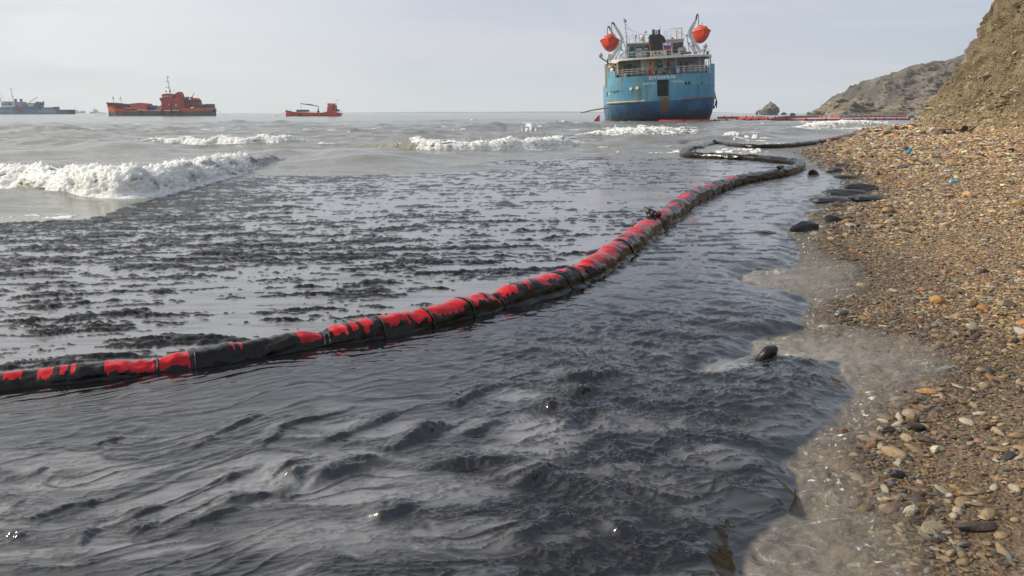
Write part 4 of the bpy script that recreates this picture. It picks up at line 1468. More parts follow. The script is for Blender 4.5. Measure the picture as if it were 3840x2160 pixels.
# sunken plank
p_ = Vector((*at(3015, 866), 0.02))
d_ = p_.length
rock_obj('sunken_timber', p_ + Vector((0, 0, 0.03)), (110 * d_ / FPX, 0.24, 0.24), 917, M_OILROCK, 'dark grey stump of timber half sunk in the shallow water by the shingle', 'timber', 1.0, 0.8, (0, -0.03, 0.06), rough=.06)
# half-sunk pail
p_ = Vector((*at(3046, 662), 0.0))
d_ = p_.length
R_ = 21 * d_ / FPX
pail = empty('sunken_pail', p_, (math.radians(58), 0, 0.15), 'round dark pail tilted and half sunk in the shallows by the boom bend', 'pail')
ring = lambda r, z, n=22: [(r * math.cos(2 * math.pi * k / n), r * math.sin(2 * math.pi * k / n), z) for k in range(n)]
vs = ring(R_ * .85, -R_ * .8) + ring(R_, R_ * .5) + ring(R_ * .88, R_ * .5) + ring(R_ * .75, -R_ * .5)
fs = [(k + 22 * q, (k + 1) % 22 + 22 * q, (k + 1) % 22 + 22 * (q + 1), k + 22 * (q + 1)) for q in range(3) for k in range(22)] + [tuple(range(66, 88))]
MB().add(vs, fs).build('shell', M_OILROCK, pail, True)
MB().tube(ring(R_ * 1.0, R_ * .5) + [ring(R_, R_ * .5)[0]], R_ * .07, 6).build('rim', simple('rusty_rim', (0.22, 0.13, 0.07), .5), pail, True)


def bottle(loc, rot, s, body, cap, label):
    e = empty('plastic_bottle', loc, rot, label, 'bottle', 'plastic bottles on the beach')
    prof = [(0, 0.0), (.9, 0.0), (1, .3), (1, 2.2), (.92, 2.35), (1, 2.5), (1, 3.6), (.85, 4.3), (.42, 5.0), (.36, 5.4)]
    mb = MB()
    n = 14
    vs = [(r * s * math.cos(2 * math.pi * k / n), r * s * math.sin(2 * math.pi * k / n), z * s) for r, z in prof[1:] for k in range(n)]
    fs = [(i * n + k, i * n + (k + 1) % n, (i + 1) * n + (k + 1) % n, (i + 1) * n + k) for i in range(len(prof) - 2) for k in range(n)] + [tuple(range(n))[::-1], tuple(range((len(prof) - 2) * n, (len(prof) - 1) * n))]
    mb.add(vs, fs).build('body', body, e, True)
    MB().tube([(0, 0, 5.3 * s), (0, 0, 6.1 * s)], .48 * s, 10).build('cap', cap, e)
    return e


def plastic(name, col, tr=0.0):
    m = simple(name, col, 0.22, col2=tuple(c * .85 for c in col), scale=8)
    m.node_tree.nodes['Principled BSDF'].inputs['Transmission Weight'].default_value = tr
    return m


P_BLUE, P_PALE, P_NAVY = plastic('blue_plastic', (0.02, 0.26, 0.45)), plastic('pale_blue_plastic', (0.22, 0.62, 0.70), .3), plastic('navy_plastic', (0.03, 0.06, 0.35))
P_WHITE, P_GREEN, P_RED = plastic('white_plastic', (0.75, 0.75, 0.73)), plastic('green_plastic', (0.16, 0.42, 0.2)), plastic('red_plastic', (0.5, 0.05, 0.05))
p_ = on_ground(3405, 583, .5)
bottle(p_ + Vector((0, 0, .08)), (math.radians(60), 0, 2.4), 0.055, P_BLUE, P_WHITE, 'dark blue plastic bottle end-on among shingle, higher up the beach')
p_ = on_ground(3560, 692, .5)
bottle(p_ + Vector((0, 0, .05)), (math.radians(88), 0, 1.75), 0.045, P_PALE, P_NAVY, 'pale blue plastic bottle with navy cap lying on its side')
p_ = on_ground(3282, 492, .3)
bottle(p_ + Vector((0, 0, .06)), (math.radians(88), 0, 1.4), 0.11, P_WHITE, P_NAVY, 'whitish crushed bottle farthest off on the beach crest')
p_ = on_ground(3496, 503, .6)
mb = MB()
mb.tube([(0, -.05, 0), (0, 0.0, 0.03)], 0.20, 20)
mb.tube([(0, -.06, 0), (0, -.05, 0.004)], 0.17, 20)
o = mb.build('plastic_disc', P_WHITE, None)
o.location = p_ + Vector((0, 0, .18))
tag(o, 'round white plastic disc standing on edge on the upper shingle', 'plastic disc')
for px, py, mt, nm, lab, w_, h_ in ((3338, 490, P_GREEN, 'green_bag', 'crumpled green plastic bag between bottle and red bag', 26, 14), (3358, 488, P_RED, 'red_bag', 'crumpled red plastic bag on the beach crest', 24, 15),
                                    (3392, 489, M_WETGREY, 'grey_sack', 'grey and black sack lying behind the red bag', 36, 17), (3730, 480, P_WHITE, 'white_cup', 'white paper cup lying at the foot of the slope', 11, 11),
                                    (3580, 502, P_WHITE, 'white_scrap', 'flat white scrap of plastic right of the round disc', 20, 9), (3562, 645, P_WHITE, 'white_tube', 'thin white plastic tube lying above the pale bottle', 40, 8),
                                    (3392, 785, P_RED, 'red_scrap', 'small dark red scrap of plastic low on the shingle', 18, 9)):
    p_ = on_ground(px, py, .5)
    d_ = p_.length
    rock_obj(nm, p_ + Vector((0, 0, h_ * .35 * d_ / FPX)), (w_ * d_ / FPX, w_ * .6 * d_ / FPX, h_ * d_ / FPX), 950 + px % 31, mt, lab, 'litter', 1.0, 0.9, (0, 0, .2), rough=.35)


# ------------------------------------------------------------------ headland, sea stack, far rocks, far coast
def rock_material(name, cols, sc=0.06, strat=3.0):
    m, t, p, out = base_mat(name)
    pos = t.nodes.new('ShaderNodeNewGeometry').outputs['Position']
    n1 = noise(t, pos, sc, 5, 0.65)
    n2 = noise(t, mapping(t, pos, (1, 1, strat), (0.3, 0.2, 0)), sc * 5, 5, 0.7)
    c = ramp(t, n1, [(0.32, cols[0]), (0.5, cols[1]), (0.68, cols[2])])
    c = mixc(t, smap(t, n2, 0.42, 0.7, 0, .6), c, cols[3])
    t.links.new(c, p.inputs['Base Color'])
    p.inputs['Roughness'].default_value = .95
    b = t.nodes.new('ShaderNodeBump')
    b.inputs['Strength'].default_value = 1.0
    b.inputs['Distance'].default_value = 0.9
    t.links.new(n2, b.inputs['Height'])
    t.links.new(b.outputs[0], p.inputs['Normal'])
    return m


def ridge(name, sky_px, D, depth, mat, foot_py=None, rough=1.0, seed=0, ncol=220, nrow=60, kind='structure', profile=None):
    """A hill with the given skyline at depth D+depth and its foot at the water at depth D."""
    pxs = np.array([p[0] for p in sky_px], float)
    pys = np.array([p[1] for p in sky_px], float)
    pp = np.linspace(pxs[0], pxs[-1], ncol)
    qq = np.interp(pp, pxs, pys)
    tv = np.concatenate([np.linspace(-0.06, 1.0, nrow), 1 + np.linspace(0.05, .8, 14)])
    V = np.zeros((ncol, len(tv), 3))
    for i, (a_, b_) in enumerate(zip(pp, qq)):
        top = atd(a_, b_, D + depth)
        foot = atd(a_, 430, D)
        hgt = max(top.z, -1)
        for j, tq in enumerate(tv):
            if tq <= 1:
                yy = D + depth * tq
                pf = (profile(tq) if profile else tq ** 0.75) if tq > 0 else tq
                V[i, j] = (top.x * yy / (D + depth) * .4 + top.x * .6, yy, hgt * pf - (0.5 if tq <= 0 else 0))
            else:
                V[i, j] = (top.x, D + depth * tq, hgt * (1 - (tq - 1) ** 1.5))
    P = V.reshape(-1, 3)
    amp = rough * np.clip(P[:, 2] / 6, 0, 1)
    tt_ = np.tile(tv, ncol)
    amp *= np.where(np.abs(tt_ - 1) < .04, .25, 1)
    f = fbm3((P[:, 0] * .05, P[:, 1] * .05, P[:, 2] * .09), 5, seed, 0.58)
    g = np.abs(fbm3((P[:, 0] * .11, P[:, 1] * .11, P[:, 2] * .2), 4, seed + 9, 0.6))
    P[:, 2] += amp * (f * 3.0 - g * 2.6) * .6
    P[:, 1] -= amp * (f * 5.0 + g * 4.5)
    P[:, 0] += amp * (g * 2 - .8)
    return tag(link(name, mesh_np(name, P, grid_faces(ncol, len(tv)), smooth=False), None, mat), kind=kind)


M_HEAD = rock_material('headland_earth', [(0.045, 0.04, 0.03), (0.105, 0.085, 0.063), (0.19, 0.155, 0.12), (0.045, 0.04, 0.031)], 0.03, 0.5)
M_KNOLL = rock_material('knoll_rock', [(0.11, 0.085, 0.055), (0.21, 0.165, 0.11), (0.30, 0.25, 0.18), (0.09, 0.07, 0.05)], 0.10, 2.0)
M_STACK = rock_material('stack_rock', [(0.10, 0.09, 0.08), (0.17, 0.155, 0.135), (0.26, 0.24, 0.21), (0.08, 0.07, 0.06)], 0.16, 2.5)
ridge('headland', [(3215, 420), (3230, 372), (3242, 345), (3256, 318), (3266, 298), (3290, 290), (3330, 288), (3342, 290), (3380, 266), (3425, 245), (3500, 230), (3555, 220), (3600, 213), (3640, 196), (3720, 170), (3900, 120)], 640, 150, M_HEAD, seed=11, rough=2.6, ncol=300, nrow=90,
      profile=lambda q: 0.22 * sst(np.array(q), 0, .18) + 0.78 * q ** 1.05)
ridge('rocky_knoll', [(3088, 424), (3100, 410), (3116, 385), (3124, 376), (3150, 366), (3168, 368), (3185, 374), (3205, 369), (3228, 372), (3250, 386), (3300, 396), (3360, 384), (3420, 376), (3480, 360), (3560, 360)], 560, 40, M_KNOLL, seed=23, rough=1.9,
      profile=lambda q: q ** 0.5)
# the stump that breaks the skyline behind the near cliff
ridge('cliff_knob', [(3630, 260), (3640, 190), (3650, 152), (3662, 143), (3676, 147), (3690, 170), (3720, 200)], 150, 12, M_KNOLL, seed=31, rough=.4, ncol=60, nrow=30, profile=lambda q: q ** .4)


def sea_rock(px0, px1, ptop, D, label, seed, mat=M_STACK, tall=1.0, top=None):
    c = atd((px0 + px1) / 2, 430, D)
    W = (px1 - px0) / FPX * D
    Ht = atd((px0 + px1) / 2, ptop, D).z
    import bmesh
    bm = bmesh.new()
    bmesh.ops.create_icosphere(bm, subdivisions=5 if W > 12 else 4, radius=1)
    P = np.array([v.co for v in bm.verts])
    P[:, 2] = np.sign(P[:, 2]) * np.abs(P[:, 2]) ** 0.8
    hr = 1 / np.maximum(np.linalg.norm(P[:, :2], axis=1), .35)
    fac = np.clip(hr, 1, 1.35)[:, None] ** np.where(P[:, 2:3] < .7, 1, .3)
    P[:, :2] *= fac
    rn = fbm3(tuple((P * 1.7 + seed).T), 5, seed, .6)
    P *= (1 + .28 * rn)[:, None]
    if top is not None:
        P[:, 2] *= np.interp(P[:, 0], top[0], top[1])
    P[:, 0] *= W / 2 / max(1e-6, np.abs(P[:, 0]).max())
    P[:, 1] *= W / 2
    P[:, 2] *= Ht / P[:, 2].max()
    for v, q in zip(bm.verts, P):
        v.co = q
    me = bpy.data.meshes.new('sea_stack')
    bm.to_mesh(me)
    bm.free()
    o = link('sea_stack' if W > 12 else 'sea_rock', me, None, mat)
    o.location = (c.x, D, 0)
    return tag(o, label, 'sea rock')


sea_rock(2844, 2924, 380, 620, 'tall grey sea stack standing alone in the water between ship and headland', 41, top=([-1.2, -.9, -.3, .25, .9, 1.2], [.5, .62, .85, 1.1, 1.0, .7]))
sea_rock(2832, 2843, 416, 620, 'tiny dark rock at the left foot of the grey sea stack', 43)
sea_rock(2930, 2950, 420, 620, 'low reef of small rocks at the right foot of the sea stack', 45)
sea_rock(2961, 2983, 423, 450, 'low black rock awash between the sea stack and the headland', 47, M_OILROCK)
sea_rock(3024, 3042, 418, 560, 'small dark rock on the seaward side of the twin boulders', 49)
sea_rock(3044, 3072, 409, 560, 'left and higher of the twin brown boulders off the knoll', 51, M_KNOLL)
sea_rock(3068, 3094, 413, 560, 'right and lower of the twin boulders touching the knoll', 53, M_KNOLL)
M_COAST = simple('far_coast_land', (0.10, 0.11, 0.10), .95, scale=.002)
ridge('far_coast', [(1150, 424), (1300, 422.5), (1500, 420.5), (1650, 419), (1800, 420), (1950, 418.5), (2100, 417.5), (2240, 419), (2500, 419.5), (2700, 421), (2800, 424)], 4600, 200, M_COAST, rough=0.0, seed=61, ncol=80, nrow=8)


# ------------------------------------------------------------------ red fence booms beyond the tanker
M_FENCE = simple('red_boom_fabric', (0.52, 0.055, 0.025), 0.5, col2=(0.30, 0.035, 0.02), scale=.8, amt=.6)
M_FENCE2 = simple('faded_boom_fabric', (0.36, 0.22, 0.17), 0.6, col2=(0.2, 0.1, 0.08), scale=.8)
M_BLACK = simple('black_rubber', (0.018, 0.018, 0.018), 0.55, col2=(0.04, 0.038, 0.036), scale=2)


def fence_boom(pts_px, hgt, label, step, seed):
    P_ = catmull([at(*p) for p in pts_px], 14)
    s_ = np.concatenate([[0], np.cumsum(np.sqrt((np.diff(P_, axis=0) ** 2).sum(1)))])
    e = empty('fence_boom', (*P_[0], 0), label=label, cat='oil boom', group='red fence booms beside the tanker')
    nseg = int(s_[-1] / step)
    r_ = np.random.RandomState(seed)
    for k in range(nseg):
        a_, b_ = k * step, (k + 1) * step - step * 0.03
        us_ = np.linspace(a_, b_, 9)
        x_, y_ = np.interp(us_, s_, P_[:, 0]) - P_[0, 0], np.interp(us_, s_, P_[:, 1]) - P_[0, 1]
        zt = 0.06 * fbm2(us_ * .5, us_ * 0, 2, seed)
        V = []
        for i in range(9):
            for oy, oz in ((-.10, -.25), (-.16, hgt * .35), (-.15, hgt * .8), (0, hgt), (.15, hgt * .8), (.16, hgt * .35), (.10, -.25)):
                V.append((x_[i], y_[i] + oy, oz + zt[i]))
        me = mesh_np('float_section', np.array(V), grid_faces(9, 7))
        link('float_section', me, e, M_FENCE2 if r_.rand() < .16 else M_FENCE)
        MB().box(x_[-1] - .10, y_[-1] - .22, -.2, x_[-1] + .10, y_[-1] + .22, hgt * 1.25).build('joint_post', M_BLACK, e)
    return e


fence_boom([(2690, 446), (2760, 445), (2830, 446), (2900, 450), (2980, 443), (3060, 440), (3150, 441), (3250, 440), (3330, 439), (3445, 439)], 0.62, 'upper red fence boom running from the tanker to the cliff', 5.5, 5)
fence_boom([(2470, 459), (2560, 459), (2650, 458), (2760, 456), (2830, 454), (2900, 453), (3000, 454), (3080, 454), (3200, 453), (3300, 451), (3430, 450)], 0.42, 'lower red fence boom from under the tanker stern to the beach tip', 4.5, 6)
# ------------------------------------------------------------------ the grounded tanker
RHO = math.radians(2.8)          # heel
PSI = math.radians(5.5)          # heading east of straight ahead
sxw, syw = at(2489, 456)
DS = math.hypot(sxw, syw)
K_ = 0.31059 * syw / FPX         # metres per survey unit on the stern
BASE = Vector((sxw, syw, 0))
CR, SR = math.cos(RHO), math.sin(RHO)
tanker = empty('grounded_tanker', BASE, (0, -RHO, -PSI), 'blue and white river tanker aground off the beach, seen from its rusty stern', 'tanker')
SHIFT = math.sin(math.radians(10.8) - PSI)


SHIP_M = Matrix.Translation(BASE) @ Euler((0, -RHO, -PSI)).to_matrix().to_4x4()
SHIP_I = SHIP_M.inverted()


def U(zx, zy, y=0.0):
    """Ship-frame x, z of a survey point on the stern view lying y metres forward."""
    px, py = 2200 + zx * 0.31059, 30 + zy * 0.31059
    Yw = BASE.y + y
    for _ in range(3):
        q = SHIP_I @ atd(px, py, Yw)
        Yw += y - q.y
    q = SHIP_I @ atd(px, py, Yw)
    x_ = q.x
    if y > 4 and x_ < -9.95 and q.z < 12.2:
        x_ = -9.95
    return x_, q.z


def P3(zx, zy, y):
    x_, z_ = U(zx, zy, y)
    return (x_, y, z_)


def R_(zx0, zy0, zx1, zy1, y0, y1, mb=None):
    """Box from a survey rectangle."""
    mb = mb or MB()
    xm, ym = (zx0 + zx1) / 2, (zy0 + zy1) / 2
    x0, x1 = U(zx0, ym, y0)[0], U(zx1, ym, y0)[0]
    z0, z1 = U(xm, zy1, y0)[1], U(xm, zy0, y0)[1]
    return mb.box(x0, y0, z0, x1, y1, z1)


def hull_material():
    m, t, p, out = base_mat('tanker_hull_paint')
    o = nn(t, 'ShaderNodeTexCoord').outputs['Object']
    s_ = t.nodes.new('ShaderNodeSeparateXYZ')
    t.links.new(o, s_.inputs[0])
    x_, z_ = s_.outputs[0], s_.outputs[2]
    n1 = noise(t, o, 0.35, 5, .62)
    n2 = noise(t, mapping(t, o, (1.2, 1.2, .16)), 1.5, 5, .65)
    n3 = noise(t, o, 2.5, 4, .6)
    up = mixc(t, smap(t, n1, .35, .7), (0.045, 0.225, 0.38), (0.12, 0.335, 0.44))
    up = mixc(t, math_n(t, 'MULTIPLY', smap(t, n2, .44, .66, 0, .8), smap(t, x_, 5, -5)), up, (0.15, 0.21, 0.15))
    up = mixc(t, smap(t, n2, .52, .72, 0, .65), up, (0.035, 0.09, 0.12))
    up = mixc(t, math_n(t, 'MULTIPLY', smap(t, n3, .55, .72, 0, .8), smap(t, n1, .5, .62)), up, (0.16, 0.13, 0.07))
    lo = mixc(t, smap(t, n1, .35, .7), (0.006, 0.070, 0.20), (0.016, 0.135, 0.30))
    lo = mixc(t, math_n(t, 'MULTIPLY', smap(t, n3, .36, .56), smap(t, math_n(t, 'ADD', z_, math_n(t, 'MULTIPLY', n1, 2.0)), 4.2, 1.3)), lo, (0.016, 0.020, 0.024))
    lo = mixc(t, math_n(t, 'MULTIPLY', smap(t, n2, .45, .7), smap(t, x_, -1, -8)), lo, (0.09, 0.13, 0.11))
    boot = smap(t, math_n(t, 'ADD', z_, math_n(t, 'MULTIPLY', n3, .9)), 1.45, 0.75)
    lo = mixc(t, boot, lo, mixc(t, smap(t, x_, 4, 9), mixc(t, n2, (0.035, 0.022, 0.02), (0.10, 0.022, 0.02)), (0.13, 0.018, 0.022)))
    c = mixc(t, smap(t, z_, 3.75, 3.85), lo, up)
    # rust run under the anchor pocket
    ax = math_n(t, 'ABSOLUTE', math_n(t, 'ADD', x_, -0.25))
    ru = math_n(t, 'MULTIPLY', smap(t, math_n(t, 'ADD', ax, math_n(t, 'MULTIPLY', n2, .9)), 1.75, .75), math_n(t, 'MULTIPLY', smap(t, z_, 1.3, 2.2), smap(t, z_, 4.75, 4.3)))
    c = mixc(t, ru, c, mixc(t, n3, (0.10, 0.05, 0.035), (0.20, 0.10, 0.06)))
    t.links.new(c, p.inputs['Base Color'])
    p.inputs['Roughness'].default_value = .5
    return m


M_HULL = hull_material()
M_POCKET = simple('pocket_blue', (0.010, 0.055, 0.16), .6, col2=(0.02, 0.018, 0.02), scale=.8, amt=.6)
M_RUST = simple('rust', (0.13, 0.06, 0.03), .8, col2=(0.05, 0.03, 0.02), scale=2)
M_WHITE = simple('ship_white', (0.62, 0.61, 0.56), .5, col2=(0.40, 0.36, 0.28), scale=.7, amt=.5, streak=.3)
M_GREYW = simple('ship_grey', (0.30, 0.32, 0.34), .55, col2=(0.20, 0.21, 0.22), scale=.7, streak=.3)
M_DARKGREY = simple('ship_dark_grey', (0.10, 0.105, 0.11), .6, col2=(0.06, 0.06, 0.06))
M_CREAM = simple('ship_cream', (0.62, 0.57, 0.44), .55, col2=(0.45, 0.38, 0.26), scale=1, streak=.3)
M_SHBLACK = simple('funnel_black', (0.014, 0.014, 0.016), .6, col2=(0.05, 0.04, 0.035), scale=.9, amt=.5)
M_GLASS = simple('window_glass', (0.03, 0.04, 0.05), .12, col2=(.05, .06, .07))
M_ORANGE = simple('lifeboat_orange', (0.66, 0.060, 0.012), .42, col2=(0.45, 0.035, 0.012), scale=.6, amt=.5)
M_OCHREP = simple('pipe_ochre', (0.48, 0.22, 0.055), .6, col2=(0.25, 0.11, 0.04), scale=1.5, streak=.3)
M_GREEN = simple('drum_green', (0.02, 0.16, 0.13), .5, col2=(0.015, 0.08, 0.07), scale=2)
M_DKGREEN = simple('bin_green', (0.02, 0.06, 0.035), .5, col2=(0.03, 0.10, 0.05))
M_RED = simple('signal_red', (0.45, 0.02, 0.02), .5)
M_BLUEP = simple('drum_blue', (0.02, 0.06, 0.32), .5)
M_LAMP = simple('lamp_grey', (0.35, 0.36, 0.38), .4)
M_STEEL = simple('rail_steel', (0.50, 0.50, 0.47), .5, col2=(0.3, 0.25, 0.2), scale=3)

# hull: superelliptic stern plan, sides to the bow, counter tucked under
HB, LS, NE = 10.1, 7.0, 2.9
def plan(a, hb=HB, ls=LS):
    """Stern outline, a from -1 (port) through 0 (centre) to 1 (starboard)."""
    th = a * math.pi / 2
    return (hb * math.copysign(abs(math.sin(th)) ** (2 / NE), a), ls * (1 - abs(math.cos(th)) ** (2 / NE)))


def y_on(xv, z):
    """Hull surface y for a given x at the stern."""
    hb, dy = section(z)
    q = min(1, abs(xv) / hb)
    return dy + LS * (1 - (1 - q ** NE) ** (1 / NE))


def section(z):
    d = max(0, 3.8 - z) / 3.8
    return HB * (1 - 0.045 * d ** 1.6) , 2.9 * d ** 1.7


NX0, NX1 = U(848, 975)[0], U(995, 975)[0]
NZ0, NZ1 = 4.62, U(920, 868)[1]
avals = sorted(set([-1 + 2 * i / 72 for i in range(73)]))
xs_a = [plan(a_)[0] for a_ in avals]
i0 = min(range(len(xs_a)), key=lambda i: abs(xs_a[i] - NX0))
i1 = min(range(len(xs_a)), key=lambda i: abs(xs_a[i] - NX1))
cols = [('s', x_) for x_ in xs_a]
cols[i0], cols[i1] = ('s', NX0), ('s', NX1)
zl = [-3.0, -1.5, -.6, 0, .5, 1, 1.5, 2, 2.5, 3, 3.4, 3.8, 4.2, NZ0, 5.2, 6, 6.8, NZ1, 8.0, 8.45]
TOPZ = [8.62 if abs(x_) < 8.1 else 9.75 for x_ in xs_a]
vs, fs = [], []
fwd = [12, 30, 60, 84, 96, 102]
fwd_hb = [1, 1, 1, .93, .6, .04]
row = len(cols) + 2 * len(fwd)
for z in zl:
    hb, dy = section(z)
    for q, f in zip(fwd[::-1], fwd_hb[::-1]):
        vs.append((-hb * f, q, z))
    for _, x_ in cols:
        xx_ = x_ * hb / HB
        yy_ = dy + LS * (1 - (max(0, 1 - (abs(x_) / HB) ** NE)) ** (1 / NE))
        vs.append((xx_, yy_, z))
    for q, f in zip(fwd, fwd_hb):
        vs.append((hb * f, q, z))
nzl = len(zl)
kn0, kn1 = zl.index(NZ0), zl.index(NZ1)
for k in range(nzl - 1):
    for i in range(row - 1):
        ci = i - len(fwd)
        if kn0 <= k < kn1 and i0 <= ci < i1:
            continue
        fs.append((k * row + i, k * row + i + 1, (k + 1) * row + i + 1, (k + 1) * row + i))
b = len(vs) - row
hull = MB().add(vs, fs).build('hull', M_HULL, tanker, True)
MB().add([v for v in vs[b:]], [tuple(range(row))]).build('deck', simple('deck_paint', (.12, .07, .05), .7), tanker)
# anchor pocket
mb = MB()
py0 = y_on(NX0, 6)
mb.add([(NX0, .05, NZ0), (NX1, .05, NZ0), (NX1, .05, NZ1), (NX0, .05, NZ1), (NX0 + .15, 1.6, NZ0), (NX1 - .15, 1.6, NZ0), (NX1 - .15, 1.6, NZ1), (NX0 + .15, 1.6, NZ1)],
       [(4, 5, 6, 7), (0, 1, 5, 4), (1, 2, 6, 5), (2, 3, 7, 6), (3, 0, 4, 7)])
pocket = mb.build('anchor_pocket', M_POCKET, tanker)
mb = MB()
ac = (NX0 + NX1) / 2
mb.box(ac - .22, .9, 5.3, ac + .22, 1.35, 7.3)
mb.box(ac - .85, .5, 4.75, ac + .85, 1.2, 5.25)
mb.prism([(ac - .95, 4.9), (ac - .55, 4.9), (ac - .75, 5.9)], .6, .95).prism([(ac + .95, 4.9), (ac + .55, 4.9), (ac + .75, 6.0)], .6, .95)
mb.sphere((ac, 1.1, 7.4), .4, (1, .6, 1.3))
mb.build('anchor', simple('anchor_dark', (.035, .022, .016), .8), pocket)
mb = MB()
for xa in (NX0, NX1):
    mb.box(xa - .06, y_on(xa, 6) - .07, NZ0 - .3, xa + .06, y_on(xa, 6) + .05, NZ1)
mb.box(NX0, -.06, NZ1, NX1, .05, NZ1 + .1)
mb.build('pocket_rim', M_HULL, tanker)
# raised bulwarks on the quarters
for sgn in (-1, 1):
    mb = MB()
    pts = []
    for k in range(10):
        q = k / 9
        a_ = sgn * (0.60 + .40 * q)
        x_, y_ = plan(a_)
        pts.append((x_, y_))
    pts.append((sgn * HB, 22))
    vs, fs = [], []
    ht = 1.25 if sgn < 0 else 1.65
    for k, (x_, y_) in enumerate(pts):
        s_ = 1 - .012
        h_ = ht if k > 0 else ht * .9
        vs += [(x_, y_, 8.40), (x_, y_, 8.45 + h_), (x_ * s_, y_ + .1, 8.45 + h_), (x_ * s_, y_ + .1, 8.40)]
    for k in range(len(pts) - 1):
        for j in range(4):
            fs.append((k * 4 + j, k * 4 + (j + 1) % 4, k * 4 + 4 + (j + 1) % 4, k * 4 + 4 + j))
    fs += [(0, 1, 2, 3), tuple(len(vs) - 4 + j for j in range(4))]
    mb.add(vs, fs).build('bulwark', M_HULL, tanker)
# rubbing strake, pale to port and dark to starboard, torn off at the port corner
def hull_line(a0, a1, z, off, n=24):
    o = []
    for k in range(n):
        x_, y_ = plan(a0 + (a1 - a0) * k / (n - 1))
        l_ = math.hypot(x_, y_ - LS) or 1
        o.append((x_ * (1 + off / HB), y_ - off * .7, z))
    return o
M_STRAKE = simple('strake_pale', (0.50, 0.40, 0.31), .7, col2=(0.22, 0.12, 0.07), scale=.8, amt=.8)
M_STRAKED = simple('strake_dark', (0.12, 0.09, 0.075), .7, col2=(0.3, 0.2, 0.15), scale=.8, amt=.5)
MB().tube(hull_line(-1, -.13, 3.9, .14), .17, 6).build('rubbing_strake', M_STRAKE, tanker)
MB().tube(hull_line(.12, 1, 3.9, .14) + [(HB * 1.015, 30, 3.9)], .17, 6).build('rubbing_strake', M_STRAKED, tanker)
MB().tube([P3(165, 1208, 4.5), P3(60, 1235, 3.5), P3(-70, 1268, 2.5)], .16, 6, .11).build('torn_strake', simple('torn_strake_rust', (0.42, 0.22, 0.11), .8, col2=(.2, .1, .05), scale=1.5), tanker)
mb = MB()
mb.tube(hull_line(-1, -.45, 6.0, .05), .035, 4)
mb.build('weld_seam', M_DARKGREY, tanker)
MB().tube(hull_line(.50, 1, 6.1, .05), .035, 4).build('weld_seam', M_DARKGREY, tanker)
for xv in (6.2, 8.35):
    MB().tube([(xv, y_on(xv, z_) - .03, z_) for z_ in (3.9, 5, 6, 7, 8.4)], .035, 4).build('weld_seam', M_DARKGREY, tanker)
# portholes
for zx, zy, r_, pale in ((530, 977, .23, 1), (605, 967, .25, 1), (280, 1027, .22, 1), (335, 1012, .22, 0), (370, 1004, .22, 0), (1190, 908, .30, 0), (1228, 908, .30, 0), (1388, 910, .26, 0)):
    x_, z_ = U(zx, zy, 1.0)
    yv = y_on(x_, z_)
    nrm = Vector((x_ - 0.0, (yv - LS) * 1.3, 0)) if abs(x_) > 4 else Vector((x_ * .15, -1, 0))
    nrm.normalize()
    c_ = Vector((x_, yv, z_))
    MB().tube([c_ - nrm * .1, c_ + nrm * .06], r_ * 1.25, 14).build('porthole', M_STEEL if pale else M_HULL, tanker).name = 'porthole'
    MB().tube([c_ - nrm * .05, c_ + nrm * .075], r_, 14).build('glass', M_WHITE if pale else M_GLASS, tanker)
for zx in (166, 182, 208, 226, 240):
    x_, z_ = U(zx, 1042, 8)
    MB().box(-HB - .05, 7 + (240 - zx) * .12, z_ - .45, -HB + .05, 7.5 + (240 - zx) * .12, z_ + .45).build('side_window', M_GLASS, tanker)


def stern_text(body, zx0, zx1, zy0, zy1, size):
    """Lettering cut from sheet, wrapped on the stern plating."""
    cu = bpy.data.curves.new('lettering', 'FONT')
    cu.body = body
    cu.align_x = 'CENTER'
    cu.align_y = 'CENTER'
    cu.size = 1
    cu.resolution_u = 2
    cu.offset = 0.016
    ob = bpy.data.objects.new('lettering', cu)
    COL.objects.link(ob)
    dg = bpy.context.evaluated_depsgraph_get()
    me = bpy.data.meshes.new_from_object(ob.evaluated_get(dg))
    bpy.data.objects.remove(ob)
    P = np.array([v.co for v in me.vertices])
    wd = P[:, 0].max() - P[:, 0].min()
    xa, za = U(zx0, zy0, 0.3)
    xb, zb = U(zx1, zy1, 0.3)
    k = (xb - xa) / wd
    u = (P[:, 0] - P[:, 0].min()) / wd
    nx_ = xa + (xb - xa) * u
    nz_ = za + (zb - za) * u + P[:, 1] * size
    ny_ = np.array([y_on(a_, 7) for a_ in nx_]) - .03
    me.vertices.foreach_set('co', np.stack([nx_, ny_, nz_], 1).astype(np.float32).ravel())
    me.update()
    return link('lettering', me, tanker, M_LETTER)


M_LETTER = simple('letter_white', (0.78, 0.78, 0.75), .6, col2=(.5, .55, .6), scale=3)
stern_text('ВОЛГОНЕФТЬ-208', 752, 1070, 851, 832, .72)
stern_text('АСТРАХАНЬ', 674, 828, 921, 911, .50)
stern_text('АСТРАХАНЬ', 1016, 1162, 889, 889, .48)

